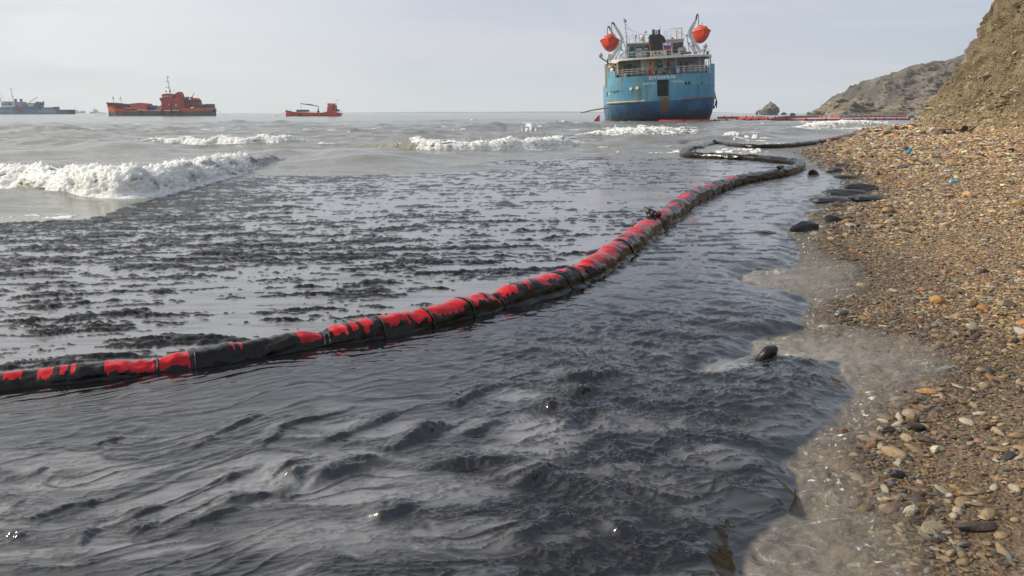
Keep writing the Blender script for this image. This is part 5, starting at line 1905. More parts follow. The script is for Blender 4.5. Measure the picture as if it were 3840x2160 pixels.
# poop deck house
yb = 5.2
R_(655, 605, 970, 860, 4.6, 10).build('casing', M_WHITE, tanker)
for zy in (628, 650, 672, 694):
    mb = MB()
    R_(672, zy, 775, zy + 5, 4.52, 4.6, mb)
    mb.build('louvre', M_GREYW, tanker)
R_(470, 640, 655, 900, 6.5, 10).build('house_wall', M_GREYW, tanker)
R_(970, 590, 1080, 870, 6.0, 10).build('house_wall', simple('house_bluegrey', (0.36, 0.40, 0.46), .6), tanker)
R_(1080, 590, 1425, 870, 6.5, 10).build('house_wall', M_GREYW, tanker)
x_, z_ = U(375, 770, 7)
cab = MB().tube([(x_, 7.5, 7.2), (x_, 7.5, z_ + 1.2)], 1.5, 18)
cab.build('round_cabin', M_CREAM, tanker, True)
x_, z_ = U(275, 790, 9)
MB().box(x_ - .9, 9, 7.2, x_ + .9, 12, z_ + 1.8).build('side_house', M_CREAM, tanker)
R_(478, 680, 545, 835, 6.3, 6.5).build('door', M_DARKGREY, tanker)
for a_ in ((388, 720, 408, 800), (572, 705, 592, 760), (1130, 650, 1150, 760)):
    R_(*a_, 5.85 if a_[0] < 400 else 6.3, 6.5).build('door', M_SHBLACK, tanker)
for zx, zy, r_ in ((1205, 672, .28), (1205, 735, .3)):
    x_, z_ = U(zx, zy, 6.3)
    MB().tube([(x_, 6.2, z_), (x_, 6.5, z_)], r_, 14).build('vent', M_DARKGREY, tanker)
R_(1255, 642, 1295, 668, 6.3, 6.5).build('house_window', M_GLASS, tanker)
x_, z_ = U(1272, 725, 4)
MB().tube([(x_ + .75 * math.cos(q), 4.2, z_ + .75 * math.sin(q)) for q in [2 * math.pi * k / 18 for k in range(19)]], .07, 5).build('hawser_reel', M_GREYW, tanker)
# port bulwark arch and frames
mb = MB()
for zx, zy0, zy1, yy in ((172, 930, 720, 10), (180, 930, 722, 8.5), (190, 900, 725, 7.3), (205, 860, 722, 6.4), (245, 845, 700, 4.6), (372, 800, 665, 3.0)):
    a_, b_ = P3(zx, zy0, yy), P3(zx, zy1, yy)
    mb = MB().box(a_[0] - .14, yy - .14, a_[2], a_[0] + .14, yy + .14, b_[2])
    mb.build('frame_post', M_CREAM, tanker)
for zx, zy0, zy1, yy in ((1362, 770, 585, 3.6), (1080, 780, 600, 2.6), (1440, 760, 640, 6), (1475, 700, 600, 9)):
    a_, b_ = P3(zx, zy0, yy), P3(zx, zy1, yy)
    MB().tube([(a_[0], yy, a_[2]), (a_[0], yy, b_[2])], .08, 6).build('pillar', M_GREYW, tanker)

# boat deck: slab following the stern outline
ZB = U(930, 588, 3)[1]
def deck_poly(hb, y0, ls, ymax, n=26):
    pts = []
    for k in range(n):
        x_, y_ = plan(-1 + 2 * k / (n - 1), hb, ls)
        pts.append((x_, y0 + y_))
    return pts + [(hb, ymax), (-hb, ymax)]
MB().slab(deck_poly(9.7, 2.2, 6.2, 30), ZB - .22, ZB).build('boat_deck', M_GREYW, tanker)
mb = MB()
po = deck_poly(9.75, 2.15, 6.2, 30)[:26]
vs = [(x_, y_, z_) for x_, y_ in po for z_ in (ZB - .32, ZB + .06)]
mb.add(vs, [(2 * k, 2 * k + 2, 2 * k + 3, 2 * k + 1) for k in range(25)])
mb.build('deck_edge', M_WHITE, tanker)
# sloped pale screen on the port quarter under the boat deck
mb = MB()
mb.add([P3(165, 735, 8), P3(350, 668, 3.2), P3(400, 640, 3.0), P3(260, 660, 4.2), P3(165, 700, 8)], [(0, 1, 2, 3, 4)])
mb.build('screen', M_CREAM, tanker)
mb = MB()
mb.add([P3(1280, 560, 3.4), P3(1480, 590, 8), P3(1480, 625, 8), P3(1370, 585, 3.6)], [(0, 1, 2, 3)])
mb.build('screen', M_GREYW, tanker)


def railing(pts, h, parent, every=1.5, rails=3, r=.035, nm='railing'):
    mb = MB()
    for q in range(rails):
        mb.tube([(p[0], p[1], p[2] + h * (q + 1) / rails) for p in pts], r, 4)
    for i in range(len(pts) - 1):
        a_, b_ = Vector(pts[i]), Vector(pts[i + 1])
        n_ = max(1, int((b_ - a_).length / every))
        for k in range(n_ + (i == len(pts) - 2)):
            c_ = a_.lerp(b_, k / n_)
            mb.tube([c_, c_ + Vector((0, 0, h))], r * 1.35, 4)
    return mb.build(nm, M_STEEL, parent)


pp = []
for k in range(17):
    x_, y_ = plan(-.60 + 1.22 * k / 16)
    pp.append((x_ * .99, y_ + .12, 8.62))
railing(pp[:7], 1.15, tanker, 1.6)
railing(pp[9:], 1.15, tanker, 1.3)
railing([(x_ * .99, y_ + .2, ZB) for x_, y_ in deck_poly(9.7, 2.2, 6.2, 30)[3:-5]], 1.05, tanker, 2.4, 2, .025)

# funnel, uptakes and the ochre pipe
R_(780, 515, 965, 605, 4.6, 8).build('casing_top', M_WHITE, tanker)
mb = MB()
fy = 5.0
a_ = [U(q[0], q[1], fy) for q in ((780, 525), (780, 412), (765, 405), (758, 330), (775, 322), (900, 318), (940, 352), (955, 410), (918, 415), (925, 525))]
mb.prism(a_, fy, fy + 3.4)
funnel = mb.build('funnel', M_SHBLACK, tanker)
for zx, zt, r_ in ((805, 258, .27), (838, 268, .13), (872, 262, .27)):
    x_, z_ = U(zx, zt, 6.3)
    x0_, z0_ = U(zx, 335, 6.3)
    MB().tube([(x0_, 6.3, z0_ - .3), (x_, 6.3, z_)], r_, 12).build('exhaust_pipe', M_SHBLACK, funnel, True)
mb = MB()
R_(752, 418, 780, 475, 5.2, 5.4, mb)
mb.build('red_board', M_RED, tanker)
mb = MB()
mb.add([P3(778, 800, 3.3), P3(815, 798, 3.3), P3(806, 528, 3.6), P3(778, 528, 3.6), P3(778, 800, 3.9), P3(815, 798, 3.9), P3(806, 528, 4.1), P3(778, 528, 4.1)],
       [(0, 1, 2, 3), (4, 7, 6, 5), (0, 3, 7, 4), (1, 5, 6, 2), (3, 2, 6, 7)])
mb.build('ochre_trunk', M_OCHREP, tanker)
for zx in (830, 880):
    x_, z_ = U(zx, 543, 4.5)
    MB().tube([(x_, 4.45, z_), (x_, 4.6, z_)], .24, 14).build('fan_vent', M_DARKGREY, tanker)
# tripod and winches on the poop
mb = MB()
mb.tube([P3(905, 545, 4.2), P3(850, 700, 3.2), P3(812, 795, 2.2)], .06, 5)
tri = mb.build('tripod_leg', M_GREYW, tanker)
MB().tube([P3(905, 545, 4.2), P3(1012, 785, 2.2)], .09, 5).build('tripod_leg', M_DARKGREY, tanker)
def winch(zx, zy, yy, rx, rz, mt, wid):
    x_, z_ = U(zx, zy, yy)
    mb = MB().tube([(x_ - wid, yy, z_), (x_ + wid, yy + .15, z_)], rz * .82, 16)
    d_ = mb.build('winch_drum', mt, tanker, True)
    for sg in (-1, 1):
        MB().tube([(x_ + sg * wid - .06, yy + .07, z_), (x_ + sg * wid + .06, yy + .07, z_)], rz, 18).build('flange', mt, d_)
winch(880, 677, 3.4, .6, .66, M_GREEN, .42)
winch(545, 560, 4.4, .6, .60, M_GREEN, .5)
winch(1070, 505, 5.0, .6, .78, M_SHBLACK, .35)
for k, zx in enumerate((548, 590, 645, 690)):
    x_, z_ = U(zx, 785, 3.2)
    MB().box(x_ - .27, 3.0, 7.4, x_ + .27, 3.6, z_ + .55).build('waste_bin', M_DKGREEN, tanker)
x_, z_ = U(762, 770, 3.5)
MB().tube([(x_, 3.5, 7.3), (x_, 3.5, z_ + .4)], .25, 12).build('red_drum', M_RED, tanker)
x_, z_ = U(1065, 745, 3.5)
MB().tube([(x_, 3.5, 7.3), (x_, 3.5, z_ + .4)], .33, 12).build('blue_drum', M_BLUEP, tanker)
R_(975, 660, 1003, 698, 5.6, 5.9).build('red_locker', M_RED, tanker)
R_(1000, 645, 1050, 672, 5.5, 5.9).build('white_locker', M_WHITE, tanker)
x_, z_ = U(915, 775, 2.5)
MB().sphere((x_, 2.2, z_ - .3), .6, (1.2, .8, .75)).build('capstan', M_SHBLACK, tanker, True)
R_(945, 725, 1015, 750, 3.2, 3.8).build('mooring_bench', M_DKGREEN, tanker)

# wheelhouse and bridge
yw = 12.0
R_(490, 430, 775, 590, yw, yw + 8).build('wheelhouse', M_GREYW, tanker)
R_(920, 385, 1172, 575, yw, yw + 8).build('wheelhouse', M_WHITE, tanker)
R_(775, 420, 920, 585, yw + .5, yw + 8).build('wheelhouse_link', M_GREYW, tanker)
mb = MB()
R_(485, 415, 780, 432, yw - .3, yw + 8.5, mb)
R_(915, 372, 1180, 386, yw - .3, yw + 8.5, mb)
mb.build('bridge_roof', M_WHITE, tanker)
M_SKYGL = simple('painted_sky_glass', (0.50, 0.55, 0.58), .1)  # pale copy of the glass, sky brightness painted into its colour
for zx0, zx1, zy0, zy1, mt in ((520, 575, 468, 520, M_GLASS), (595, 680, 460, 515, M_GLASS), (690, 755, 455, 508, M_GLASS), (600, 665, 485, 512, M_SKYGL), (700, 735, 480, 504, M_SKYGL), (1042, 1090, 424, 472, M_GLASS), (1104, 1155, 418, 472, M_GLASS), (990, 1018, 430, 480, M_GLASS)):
    f_ = R_(zx0 - 5, zy0 - 5, zx1 + 5, zy1 + 5, yw - .05, yw)
    if mt is M_GLASS:
        f_.build('bridge_window', M_GREYW if zx0 < 800 else M_RUST, tanker)
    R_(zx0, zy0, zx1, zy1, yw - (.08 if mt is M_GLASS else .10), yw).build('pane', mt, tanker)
R_(960, 505, 1020, 565, 6, 7).build('deck_box', simple('box_blue', (.10, .14, .22), .6), tanker)
R_(655, 515, 720, 585, 7, 8).build('deck_box', M_GREYW, tanker)
R_(1140, 528, 1265, 556, 4.5, 5).build('red_raft_rack', simple('dark_red', (0.22, .03, .03), .6), tanker)
mb = MB()
mb.add([P3(1185, 460, 9), P3(1215, 540, 8), P3(1130, 545, 8), P3(1130, 500, 9)], [(0, 1, 2, 3)])
mb.build('canvas_screen', M_DARKGREY, tanker)
for zx0, zy0, zx1, zy1, yy, mt, nm in ((500, 470, 512, 595, 9, M_STEEL, 'pipe'), (610, 545, 622, 590, 5, M_WHITE, 'mushroom_vent'), (635, 540, 650, 590, 5, M_WHITE, 'mushroom_vent'), (725, 540, 770, 585, 5.5, M_SHBLACK, 'deck_locker'),
                                          (1290, 520, 1340, 552, 5, M_GREYW, 'deck_locker'), (1080, 545, 1130, 562, 4.5, M_WHITE, 'deck_locker'), (205, 640, 250, 665, 7.5, M_DARKGREY, 'deck_locker'), (258, 555, 300, 640, 10, M_CREAM, 'vent_trunk'),
                                          (470, 455, 492, 500, 8, M_CREAM, 'gas_bottle'), (1385, 500, 1440, 520, 8, M_WHITE, 'deck_locker'), (1450, 520, 1475, 580, 9, M_DARKGREY, 'side_locker'), (655, 600, 690, 800, 4.4, M_WHITE, 'trunk'), (320, 720, 335, 790, 6.0, M_DARKGREY, 'pipe'),
                                          (345, 740, 352, 800, 5.2, M_DARKGREY, 'pipe'), (360, 800, 395, 860, 3.4, M_SHBLACK, 'bollard'), (410, 815, 440, 850, 2.8, M_GREYW, 'bollard'), (450, 790, 475, 845, 2.6, M_WHITE, 'bollard'), (1165, 715, 1185, 780, 3.0, M_GREYW, 'bollard'),
                                          (1095, 725, 1120, 780, 2.8, M_WHITE, 'bollard'), (825, 750, 855, 800, 2.2, simple('navy_box', (.02, .02, .06), .6), 'tool_box'), (1435, 690, 1460, 775, 6.6, M_DARKGREY, 'side_door'), (770, 650, 785, 690, 4.4, M_SHBLACK, 'vent_pipe')):
    R_(zx0, zy0, zx1, zy1, yy, yy + .7).build(nm, mt, tanker)
mb = MB()
for zx, z0, z1 in ((560, 585, 520), (600, 582, 505), (650, 580, 500), (1200, 555, 480), (1150, 560, 470)):
    mb.tube([P3(zx, z0, 6), P3(zx, z1, 6)], .045, 4)
mb.build('deck_stanchions', M_STEEL, tanker)
for k, (pts, r_) in enumerate((([(490, 470), (560, 300), (465, 180)], .02), ([(860, 300), (700, 330), (470, 240)], .02), ([(1083, 280), (1205, 330)], .02))):
    MB().tube([P3(*p, 10) for p in pts], r_, 4).build('stay_wire', M_DARKGREY, tanker)
# roof rails, masts, domes
ra = [P3(490, 416, yw + .2), P3(775, 402, yw + .2)]
rb = [P3(930, 380, yw + .2), P3(1165, 368, yw + .2)]
railing(ra, 1.35, tanker, 1.7, 2, .028)
railing(rb, 1.45, tanker, 1.2, 3, .028)
mb = MB()
mb.tube([P3(484, 400, yw), P3(470, 250, yw), P3(462, 178, yw)], .10, 6, .06)
for zy in (200, 232, 262, 300, 340):
    a_ = P3(468 + (zy - 180) * .07, zy, yw)
    mb.box(a_[0] - .28, yw - .1, a_[2] - .04, a_[0] + .28, yw + .1, a_[2] + .04)
mb.build('signal_mast', M_STEEL, tanker)
mb = MB()
a_ = P3(465, 168, yw)
mb.box(a_[0] - .25, yw - .1, a_[2] - .1, a_[0] + .25, yw + .1, a_[2] + .15)
mb.tube([P3(445, 130, yw), P3(480, 158, yw)], .11, 5)
mb.build('wind_vane', M_DARKGREY, tanker)
mb = MB()
mb.tube([P3(1083, 378, yw + 2), P3(1083, 262, yw + 2)], .24, 10, .16)
mb.box(P3(1050, 0, yw)[0], yw + 1.8, P3(0, 330, yw + 2)[2] - 3.0, P3(1110, 0, yw)[0], yw + 2.2, P3(0, 330, yw + 2)[2] - 2.9)
rm = mb.build('radar_mast', M_CREAM, tanker)
MB().tube([P3(998, 256, yw + 2), P3(1158, 240, yw + 2)], .09, 5).build('radar_scanner', M_STEEL, rm)
MB().tube([P3(1142, 240, yw + 2), P3(1150, 370, yw + 2)], .055, 5).build('aerial', M_DARKGREY, tanker)
for zx, z0, z1 in ((886, 320, 208), (515, 430, 350), (700, 405, 285), (950, 380, 270), (975, 380, 285), (1020, 378, 330), (566, 410, 315), (1152, 380, 300), (640, 405, 330)):
    MB().tube([P3(zx, z0, yw + .5), P3(zx - 3, z1, yw + .5)], .035, 4).build('aerial', M_DARKGREY, tanker)
for zx, zy, r_ in ((675, 355, .42), (660, 380, .36), (714, 288, .24), (592, 342, .27), (690, 395, .3)):
    MB().sphere(P3(zx, zy, yw + 1), r_, (1, 1, 1.1), 12, 8).build('dome', M_CREAM if r_ > .28 else M_LAMP, tanker, True)
MB().tube([P3(592, 350, yw + 1), P3(594, 410, yw + 1)], .09, 6).build('lamp_post', M_DARKGREY, tanker)
MB().sphere(P3(1036, 370, yw), .22).build('searchlight', M_SHBLACK, tanker, True)
# big lamps on both quarters
for zx, zy, yy in ((168, 568, 5.5), (1430, 456, 6.5)):
    c_ = P3(zx, zy, yy)
    l_ = MB().sphere(c_, .44, (.85, .9, 1), 14, 9).build('floodlight', M_LAMP, tanker, True)
    MB().tube([(c_[0] - .42, yy, c_[2] - .1), (c_[0] - .3, yy, c_[2] - .52), (c_[0] + .3, yy, c_[2] - .52), (c_[0] + .42, yy, c_[2] - .1)], .06, 5).build('bracket', M_WHITE, l_)
    MB().tube([(c_[0], yy, c_[2] - .5), (c_[0] + (1.5 if zx < 500 else -.3), yy + (1.0 if zx < 500 else 0), ZB if zx > 500 else ZB - .3)], .12, 6).build('lamp_post', M_DARKGREY, tanker)
# dark gear hung along both sides
for pts in ([(1492, 585, 9), (1500, 690, 9), (1510, 800, 9), (1528, 930, 9), (1552, 1060, 8.5), (1570, 1130, 8), (1566, 1210, 8)], [(160, 625, 7), (156, 700, 9), (158, 760, 9)]):
    c_ = [P3(*p) for p in pts]
    mb = MB().tube(c_, .07, 5)
    for i in range(len(c_) - 1):
        for k in range(5):
            q = Vector(c_[i]).lerp(Vector(c_[i + 1]), k / 5)
            mb.sphere(q, .12, (1, 1, 1.5), 6, 4)
    mb.build('hanging_rope', M_BLACK, tanker)
mb = MB()
for zx, zy in ((1566, 1140), (1560, 1165), (1535, 1195)):
    mb.sphere(P3(zx, zy, 7.5), .28, (.8, .8, 1.2), 8, 5)
mb.build('hanging_fender', M_BLACK, tanker, True)
R_(155, 1130, 160, 1200, 9.0, 9.4).build('side_fender', M_BLACK, tanker)
R_(154, 870, 164, 935, 9.0, 10.0).build('side_fender', M_BLACK, tanker)
MB().tube([P3(148, 1210, 9), P3(146, 1360, 9)], .07, 5).build('hanging_rope', M_BLACK, tanker)


# davits: two bent arms on each side with a truss foot
def davit(pts, feet, top, yy, dark_from):
    mb = MB()
    for (a, b) in zip(pts[:-1], pts[1:]):
        pa, pb = Vector(P3(a[0], a[1], yy)), Vector(P3(b[0], b[1], yy))
        d_ = (pb - pa).normalized()
        n_ = Vector((-d_.z, 0, d_.x))
        wa, wb = a[2], b[2]
        vs = []
        for pnt, w_ in ((pa, wa), (pb, wb)):
            for sgn in (-1, 1):
                for dy in (-.18, .18):
                    vs.append(pnt + n_ * w_ * sgn + Vector((0, dy, 0)))
        mb.add(vs, [(0, 1, 3, 2), (4, 6, 7, 5), (0, 4, 5, 1), (2, 3, 7, 6), (0, 2, 6, 4), (1, 5, 7, 3)])
    arm = mb.build('davit_arm', M_WHITE2, tanker)
    hp = [P3(q[0], q[1], yy) for q in top]
    mb = MB()
    mb.tube(hp, .22, 6, .16)
    mb.build('davit_head', M_SHBLACK, arm)
    mb = MB()
    for f in feet:
        mb.tube([P3(q[0], q[1], yy + (.4 if k_ % 2 else 0)) for k_, q in enumerate(f)], .09, 5)
    mb.build('davit_frame', M_GREYW, arm)
    return arm


M_WHITE2 = simple('davit_white', (0.52, 0.54, 0.54), .5, col2=(.36, .37, .37), scale=.8)
feetL = [[(440, 400), (470, 480), (460, 620)], [(400, 560), (455, 620)], [(345, 570), (280, 640)], [(330, 650), (380, 560), (425, 460)], [(440, 540), (375, 640)], [(300, 640), (340, 560)], [(400, 470), (455, 530), (400, 600)], [(420, 420), (480, 400), (485, 600)]]
davit([(340, 215, .20), (415, 335, .26), (432, 390, .32), (380, 490, .34), (330, 560, .30), (285, 645, .25)], feetL, [(300, 185), (322, 180), (345, 222)], 8.5, 0)
davit([(285, 262, .15), (330, 330, .2), (385, 420, .2)], [[(385, 420), (430, 520)]], [(252, 230), (272, 228), (292, 272)], 15.5, 0)
feetR = [[(1210, 330), (1225, 440), (1240, 545)], [(1260, 380), (1330, 545)], [(1215, 400), (1300, 540)], [(1240, 470), (1330, 450), (1380, 540)], [(1300, 540), (1275, 430)], [(1225, 440), (1290, 400)]]
davit([(1318, 145, .22), (1255, 265, .38), (1242, 310, .42), (1300, 420, .30), (1350, 490, .26), (1375, 545, .2)], feetR, [(1348, 78), (1332, 84), (1318, 150)], 8.5, 0)
for pts, yy in (([(302, 190), (303, 330)], 8.5), ([(250, 240), (252, 330)], 15), ([(1350, 90), (1352, 225)], 8.5)):
    MB().tube([P3(*p, yy) for p in pts], .07, 5).build('boat_fall', M_BLACK, tanker)
MB().sphere(P3(1205, 330, 8), .30, (1, .6, 1)).build('sheave', M_STEEL, tanker, True)


def lifeboat(zx, zy, w_, yy, label, flip):
    """Enclosed lifeboat seen nearly end-on, ends pointing fore and aft."""
    x_, z_ = U(zx, zy, yy)
    M = tanker.matrix_basis if False else (Matrix.Translation(BASE) @ Euler((0, -RHO, -PSI)).to_matrix().to_4x4())
    e = empty('lifeboat', M @ Vector((x_, yy, z_)), (0, -RHO, -PSI + (.10 if flip else -.10)), label, 'lifeboat', 'orange lifeboats hanging from the davits')
    hw = w_ * K_ / 2 * (1 + yy / DS)
    Lb = 6.4
    # hull
    vs, fs = [], []
    ny, nk = 15, 9
    for i in range(ny):
        t_ = i / (ny - 1)
        q = (1 - abs(2 * t_ - 1) ** 2.6)
        y_ = (t_ - .5) * Lb
        wv = hw * max(.02, q ** .42)
        sheer = .22 * abs(2 * t_ - 1) ** 2
        for k in range(nk):
            s_ = -1 + 2 * k / (nk - 1)
            zz_ = -2.05 * (1 - abs(s_) ** 2.0) * (.55 + .45 * q) + sheer
            vs.append((wv * s_ * (1 - .1 * abs(s_) ** 3) / .9, y_, zz_))
    for i in range(ny - 1):
        for k in range(nk - 1):
            fs.append((i * nk + k, i * nk + k + 1, (i + 1) * nk + k + 1, (i + 1) * nk + k))
    MB().add(vs, fs).build('hull', M_ORANGE, e, True)
    # canopy
    vs, fs = [], []
    prof = [(1.0, 0), (.93, .22), (.72, .50), (.60, .56), (.58, .95), (.45, 1.08), (0, 1.12)]
    prof = prof + [(-a_, b_) for a_, b_ in prof[-2::-1]]
    n2 = len(prof)
    for i in range(ny):
        t_ = i / (ny - 1)
        q = (1 - abs(2 * t_ - 1) ** 2.6)
        y_ = (t_ - .5) * Lb
        wv = hw * max(.02, q ** .42)
        sheer = .22 * abs(2 * t_ - 1) ** 2
        for a_, b_ in prof:
            vs.append((wv * a_, y_, b_ * q ** .45 + sheer))
    for i in range(ny - 1):
        for k in range(n2 - 1):
            fs.append((i * n2 + k, i * n2 + k + 1, (i + 1) * n2 + k + 1, (i + 1) * n2 + k))
    MB().add(vs, fs).build('canopy', M_ORANGE, e)
    mb = MB()
    pts = []
    for sg in (1, -1):
        rng_ = range(ny) if sg > 0 else range(ny - 1, -1, -1)
        for i in rng_:
            t_ = i / (ny - 1)
            q = (1 - abs(2 * t_ - 1) ** 2.6)
            pts.append((sg * hw * 1.02 * max(.02, q ** .42), (t_ - .5) * Lb, .22 * abs(2 * t_ - 1) ** 2 + .02))
    mb.tube(pts, .06, 5)
    mb.build('fender_rail', simple('rail_red', (.35, .03, .015), .5), e)
    MB().tube([(-hw * .55, -Lb * .42, .5), (-hw * .2, -Lb * .47, 0.0), (hw * .1, -Lb * .44, -.6), (hw * .35, -Lb * .3, -1.05)], .05, 5).build('grab_line', M_WHITE, e)
    MB().box(-.32, -.4, 1.05, .32, .4, 1.35).build('hatch', M_ORANGE, e)
    MB().tube([(.3, 0, 1.3), (.3, 0, 1.62)], .05, 5).sphere((.3, 0, 1.7), .10).build('lamp', M_LAMP, e)
    return e


lifeboat(282, 400, 222, 12.0, 'port orange lifeboat slung from white davits on the left side of the tanker', False)
lifeboat(1376, 296, 196, 12.0, 'starboard orange lifeboat held high on the right side of the tanker', True)

# flag at the stern
M = Matrix.Translation(BASE) @ Euler((0, -RHO, -PSI)).to_matrix().to_4x4()
fl = empty('stern_flag', M @ Vector(P3(922, 525, 3.6)), (0, -RHO, -PSI), 'white, blue and red striped flag flying beside the black funnel', 'flag')
o3 = Vector(P3(922, 525, 3.6))
MB().tube([Vector(P3(928, 560, 3.6)) - o3, Vector(P3(912, 415, 3.6)) - o3], .035, 5).build('staff', M_DARKGREY, fl)
corners = [P3(918, 425, 3.6), P3(1012, 428, 3.6), P3(1020, 490, 3.6), P3(944, 512, 3.6)]
for k, mt in enumerate((simple('flag_white', (.62, .62, .64), .8), simple('flag_blue', (.03, .05, .36), .8), simple('flag_red', (.55, .02, .03), .8))):
    vs = []
    for i in range(13):
        for j in (k / 3, (k + 1) / 3):
            u_ = i / 12
            t0 = Vector(corners[0]).lerp(Vector(corners[1]), u_)
            b0 = Vector(corners[3]).lerp(Vector(corners[2]), u_)
            q = t0.lerp(b0, j)
            q.y += .12 * math.sin(u_ * 9 + j * 2) * u_
            q.z += .05 * math.sin(u_ * 7)
            vs.append(q - o3)
    MB().add(vs, [(2 * i, 2 * i + 2, 2 * i + 3, 2 * i + 1) for i in range(12)]).build('stripe', mt, fl, True)

# red boom end with a white post standing by the port side
c_ = Vector((*at(2238, 457), 0))
s_ = c_.y / FPX
e = empty('boom_end', c_, label='bright red boom end with a white post at the left foot of the tanker', cat='boom end')
MB().prism([(-14 * s_, -.2), (8 * s_, -.2), (7 * s_, 24 * s_), (2 * s_, 20 * s_), (-10 * s_, 6 * s_)], -.3, .3).build('red_float', simple('boom_red', (.62, .06, .04), .5), e)
MB().box(8 * s_, -.1, -.3, 11 * s_, .1, 25 * s_).build('white_post', M_WHITE, e)
# ------------------------------------------------------------------ working boats
def boat_hull(stations, mat, mat_low, parent, zsplit, name='hull'):
    """Stations (x, deck z, half breadth at deck, half breadth at water) along the boat; lower strake is a part of its own."""
    up_v, lo_v = [], []
    for x_, zd, bd_, bw_ in stations:
        bm_ = bw_ + (bd_ - bw_) * min(1, max(0, zsplit / max(zd, .1)))
        up_v += [(x_, -bm_, zsplit), (x_, -bd_, zd), (x_, -bd_ * .96, zd - .02), (x_, bd_ * .96, zd - .02), (x_, bd_, zd), (x_, bm_, zsplit)]
        lo_v += [(x_, -bw_ * .8, -1.2), (x_, -bw_, 0), (x_, -bm_, zsplit), (x_, bm_, zsplit), (x_, bw_, 0), (x_, bw_ * .8, -1.2)]
    fs = [(i * 6 + k, i * 6 + k + 1, i * 6 + k + 7, i * 6 + k + 6) for i in range(len(stations) - 1) for k in range(5)]
    L = (len(stations) - 1) * 6
    fs += [(0, 1, 2, 3, 4, 5), tuple(L + k for k in range(6))]
    MB().add(up_v, fs).build(name, mat, parent)
    MB().add(lo_v, fs).build('bottom_strake', mat_low, parent)


def frame(px, py, units, Y=None):
    """Placement of a boat: world point and metres per survey unit."""
    x_, y_ = at(px, py) if Y is None else (atd(px, py, Y).x, Y)
    return Vector((x_, y_, 0)), units * y_ / FPX


# ---- red supply ship
c_, k_ = frame(380 + 1290 * .17857, 434.5, .17857)
red = empty('supply_ship', c_, (0, 0, 0.03), 'large red supply ship with high wheelhouse and tall mast, anchored offshore', 'ship')
V_ = lambda zx, zy: ((zx - 1290) * k_ / 1.024, (965 - zy) * k_ / 1.048)
M_REDP = simple('supply_red', (0.40, 0.030, 0.028), .5, col2=(0.24, 0.025, 0.025), scale=.25, amt=.6)
M_REDL = simple('supply_orange_red', (0.58, 0.075, 0.035), .5, col2=(0.42, 0.04, 0.03), scale=.25, amt=.6)
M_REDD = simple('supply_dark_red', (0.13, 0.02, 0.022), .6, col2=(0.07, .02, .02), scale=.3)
M_BOOT = simple('worn_boot', (0.11, 0.095, 0.085), .7, col2=(0.17, 0.05, 0.04), scale=.2, amt=.8, streak=.3)
bd_, st = 5.2, []
for zx, zy, f, fw_ in ((175, 690, .05, .02), (215, 692, .35, .02), (255, 705, .55, .15), (330, 735, .8, .45), (390, 790, .92, .7), (520, 818, 1, .9), (800, 845, 1, 1), (1350, 850, 1, 1), (1700, 850, 1, 1), (1800, 805, 1, 1), (2100, 800, .97, .95), (2355, 800, .8, .75)):
    x_, z_ = V_(zx, zy)
    st.append((x_, z_, bd_ * f, bd_ * fw_))
boat_hull(st, M_REDL, M_BOOT, red, V_(0, 870)[1])


def bx_(zx0, zy0, zx1, zy1, hb, mt, nm, par=None, y0=None):
    x0, z1 = V_(zx0, zy0)
    x1, z0 = V_(zx1, zy1)
    return MB().box(x0, -hb if y0 is None else y0, z0, x1, hb, z1).build(nm, mt, par if par is not None else red)


def pr_(pts, hb, mt, nm, par=None):
    return MB().prism([V_(*p) for p in pts], -hb, hb).build(nm, mt, par if par is not None else red)


pr_([(215, 690), (330, 695), (660, 740), (650, 800), (380, 790), (250, 760)], bd_ * .80, M_REDD, 'forecastle')
MB().prism([V_(*p) for p in ((200, 685), (345, 690), (665, 728), (662, 742), (340, 712), (205, 702))], -bd_ * .5, bd_ * .5).build('forecastle_rail', M_BLACK, red)
pr_([(380, 795), (690, 815), (690, 850), (400, 830)], bd_ * .9, M_REDD, 'well_deck')
pr_([(692, 710), (820, 700), (900, 692), (1035, 712), (1035, 845), (692, 825)], bd_ * .75, simple('tarpaulin', (.50, .13, .09), .8, col2=(.38, .08, .06), scale=.3), 'covered_cargo')
bx_(1040, 770, 1120, 845, 2.2, M_BLUEP, 'blue_container')
bx_(1110, 745, 1180, 790, 1.5, simple('crate_blue', (.03, .16, .42), .5), 'blue_crate')
bx_(1150, 790, 1210, 845, 2.4, M_DARKGREY, 'dark_crate')
bx_(1212, 755, 1295, 845, 2.2, simple('sage_tank', (.30, .34, .28), .6), 'sage_tank')
bx_(1295, 740, 1350, 830, 2.2, simple('yellow_tote', (.60, .38, .05), .6), 'yellow_tote')
bx_(1350, 660, 1815, 845, bd_ * .82, M_REDP, 'deckhouse')
pr_([(1318, 595), (1345, 590), (1560, 590), (1810, 650), (1815, 665), (1345, 672)], bd_ * .86, M_REDP, 'upper_deck')
pr_([(1360, 600), (1352, 530), (1375, 510), (1480, 500), (1575, 512), (1585, 600)], bd_ * .6, M_REDP, 'wheelhouse')
for zx in (1390, 1408, 1440, 1472, 1522):
    bx_(zx - 9, 545, zx + 9, 575, bd_ * .62, M_WHITE, 'wheelhouse_window')
bx_(1425, 575, 1490, 620, bd_ * .63, M_REDD, 'bridge_door')
pr_([(1590, 640), (1625, 505), (1640, 490), (1700, 462), (1720, 480), (1745, 560), (1775, 640)], bd_ * .45, M_REDP, 'funnel')
pr_([(1588, 600), (1600, 520), (1625, 505), (1610, 610)], bd_ * .46, M_REDD, 'funnel_shade_plate')  # dark red sheet added as painted shade on the funnel's left side
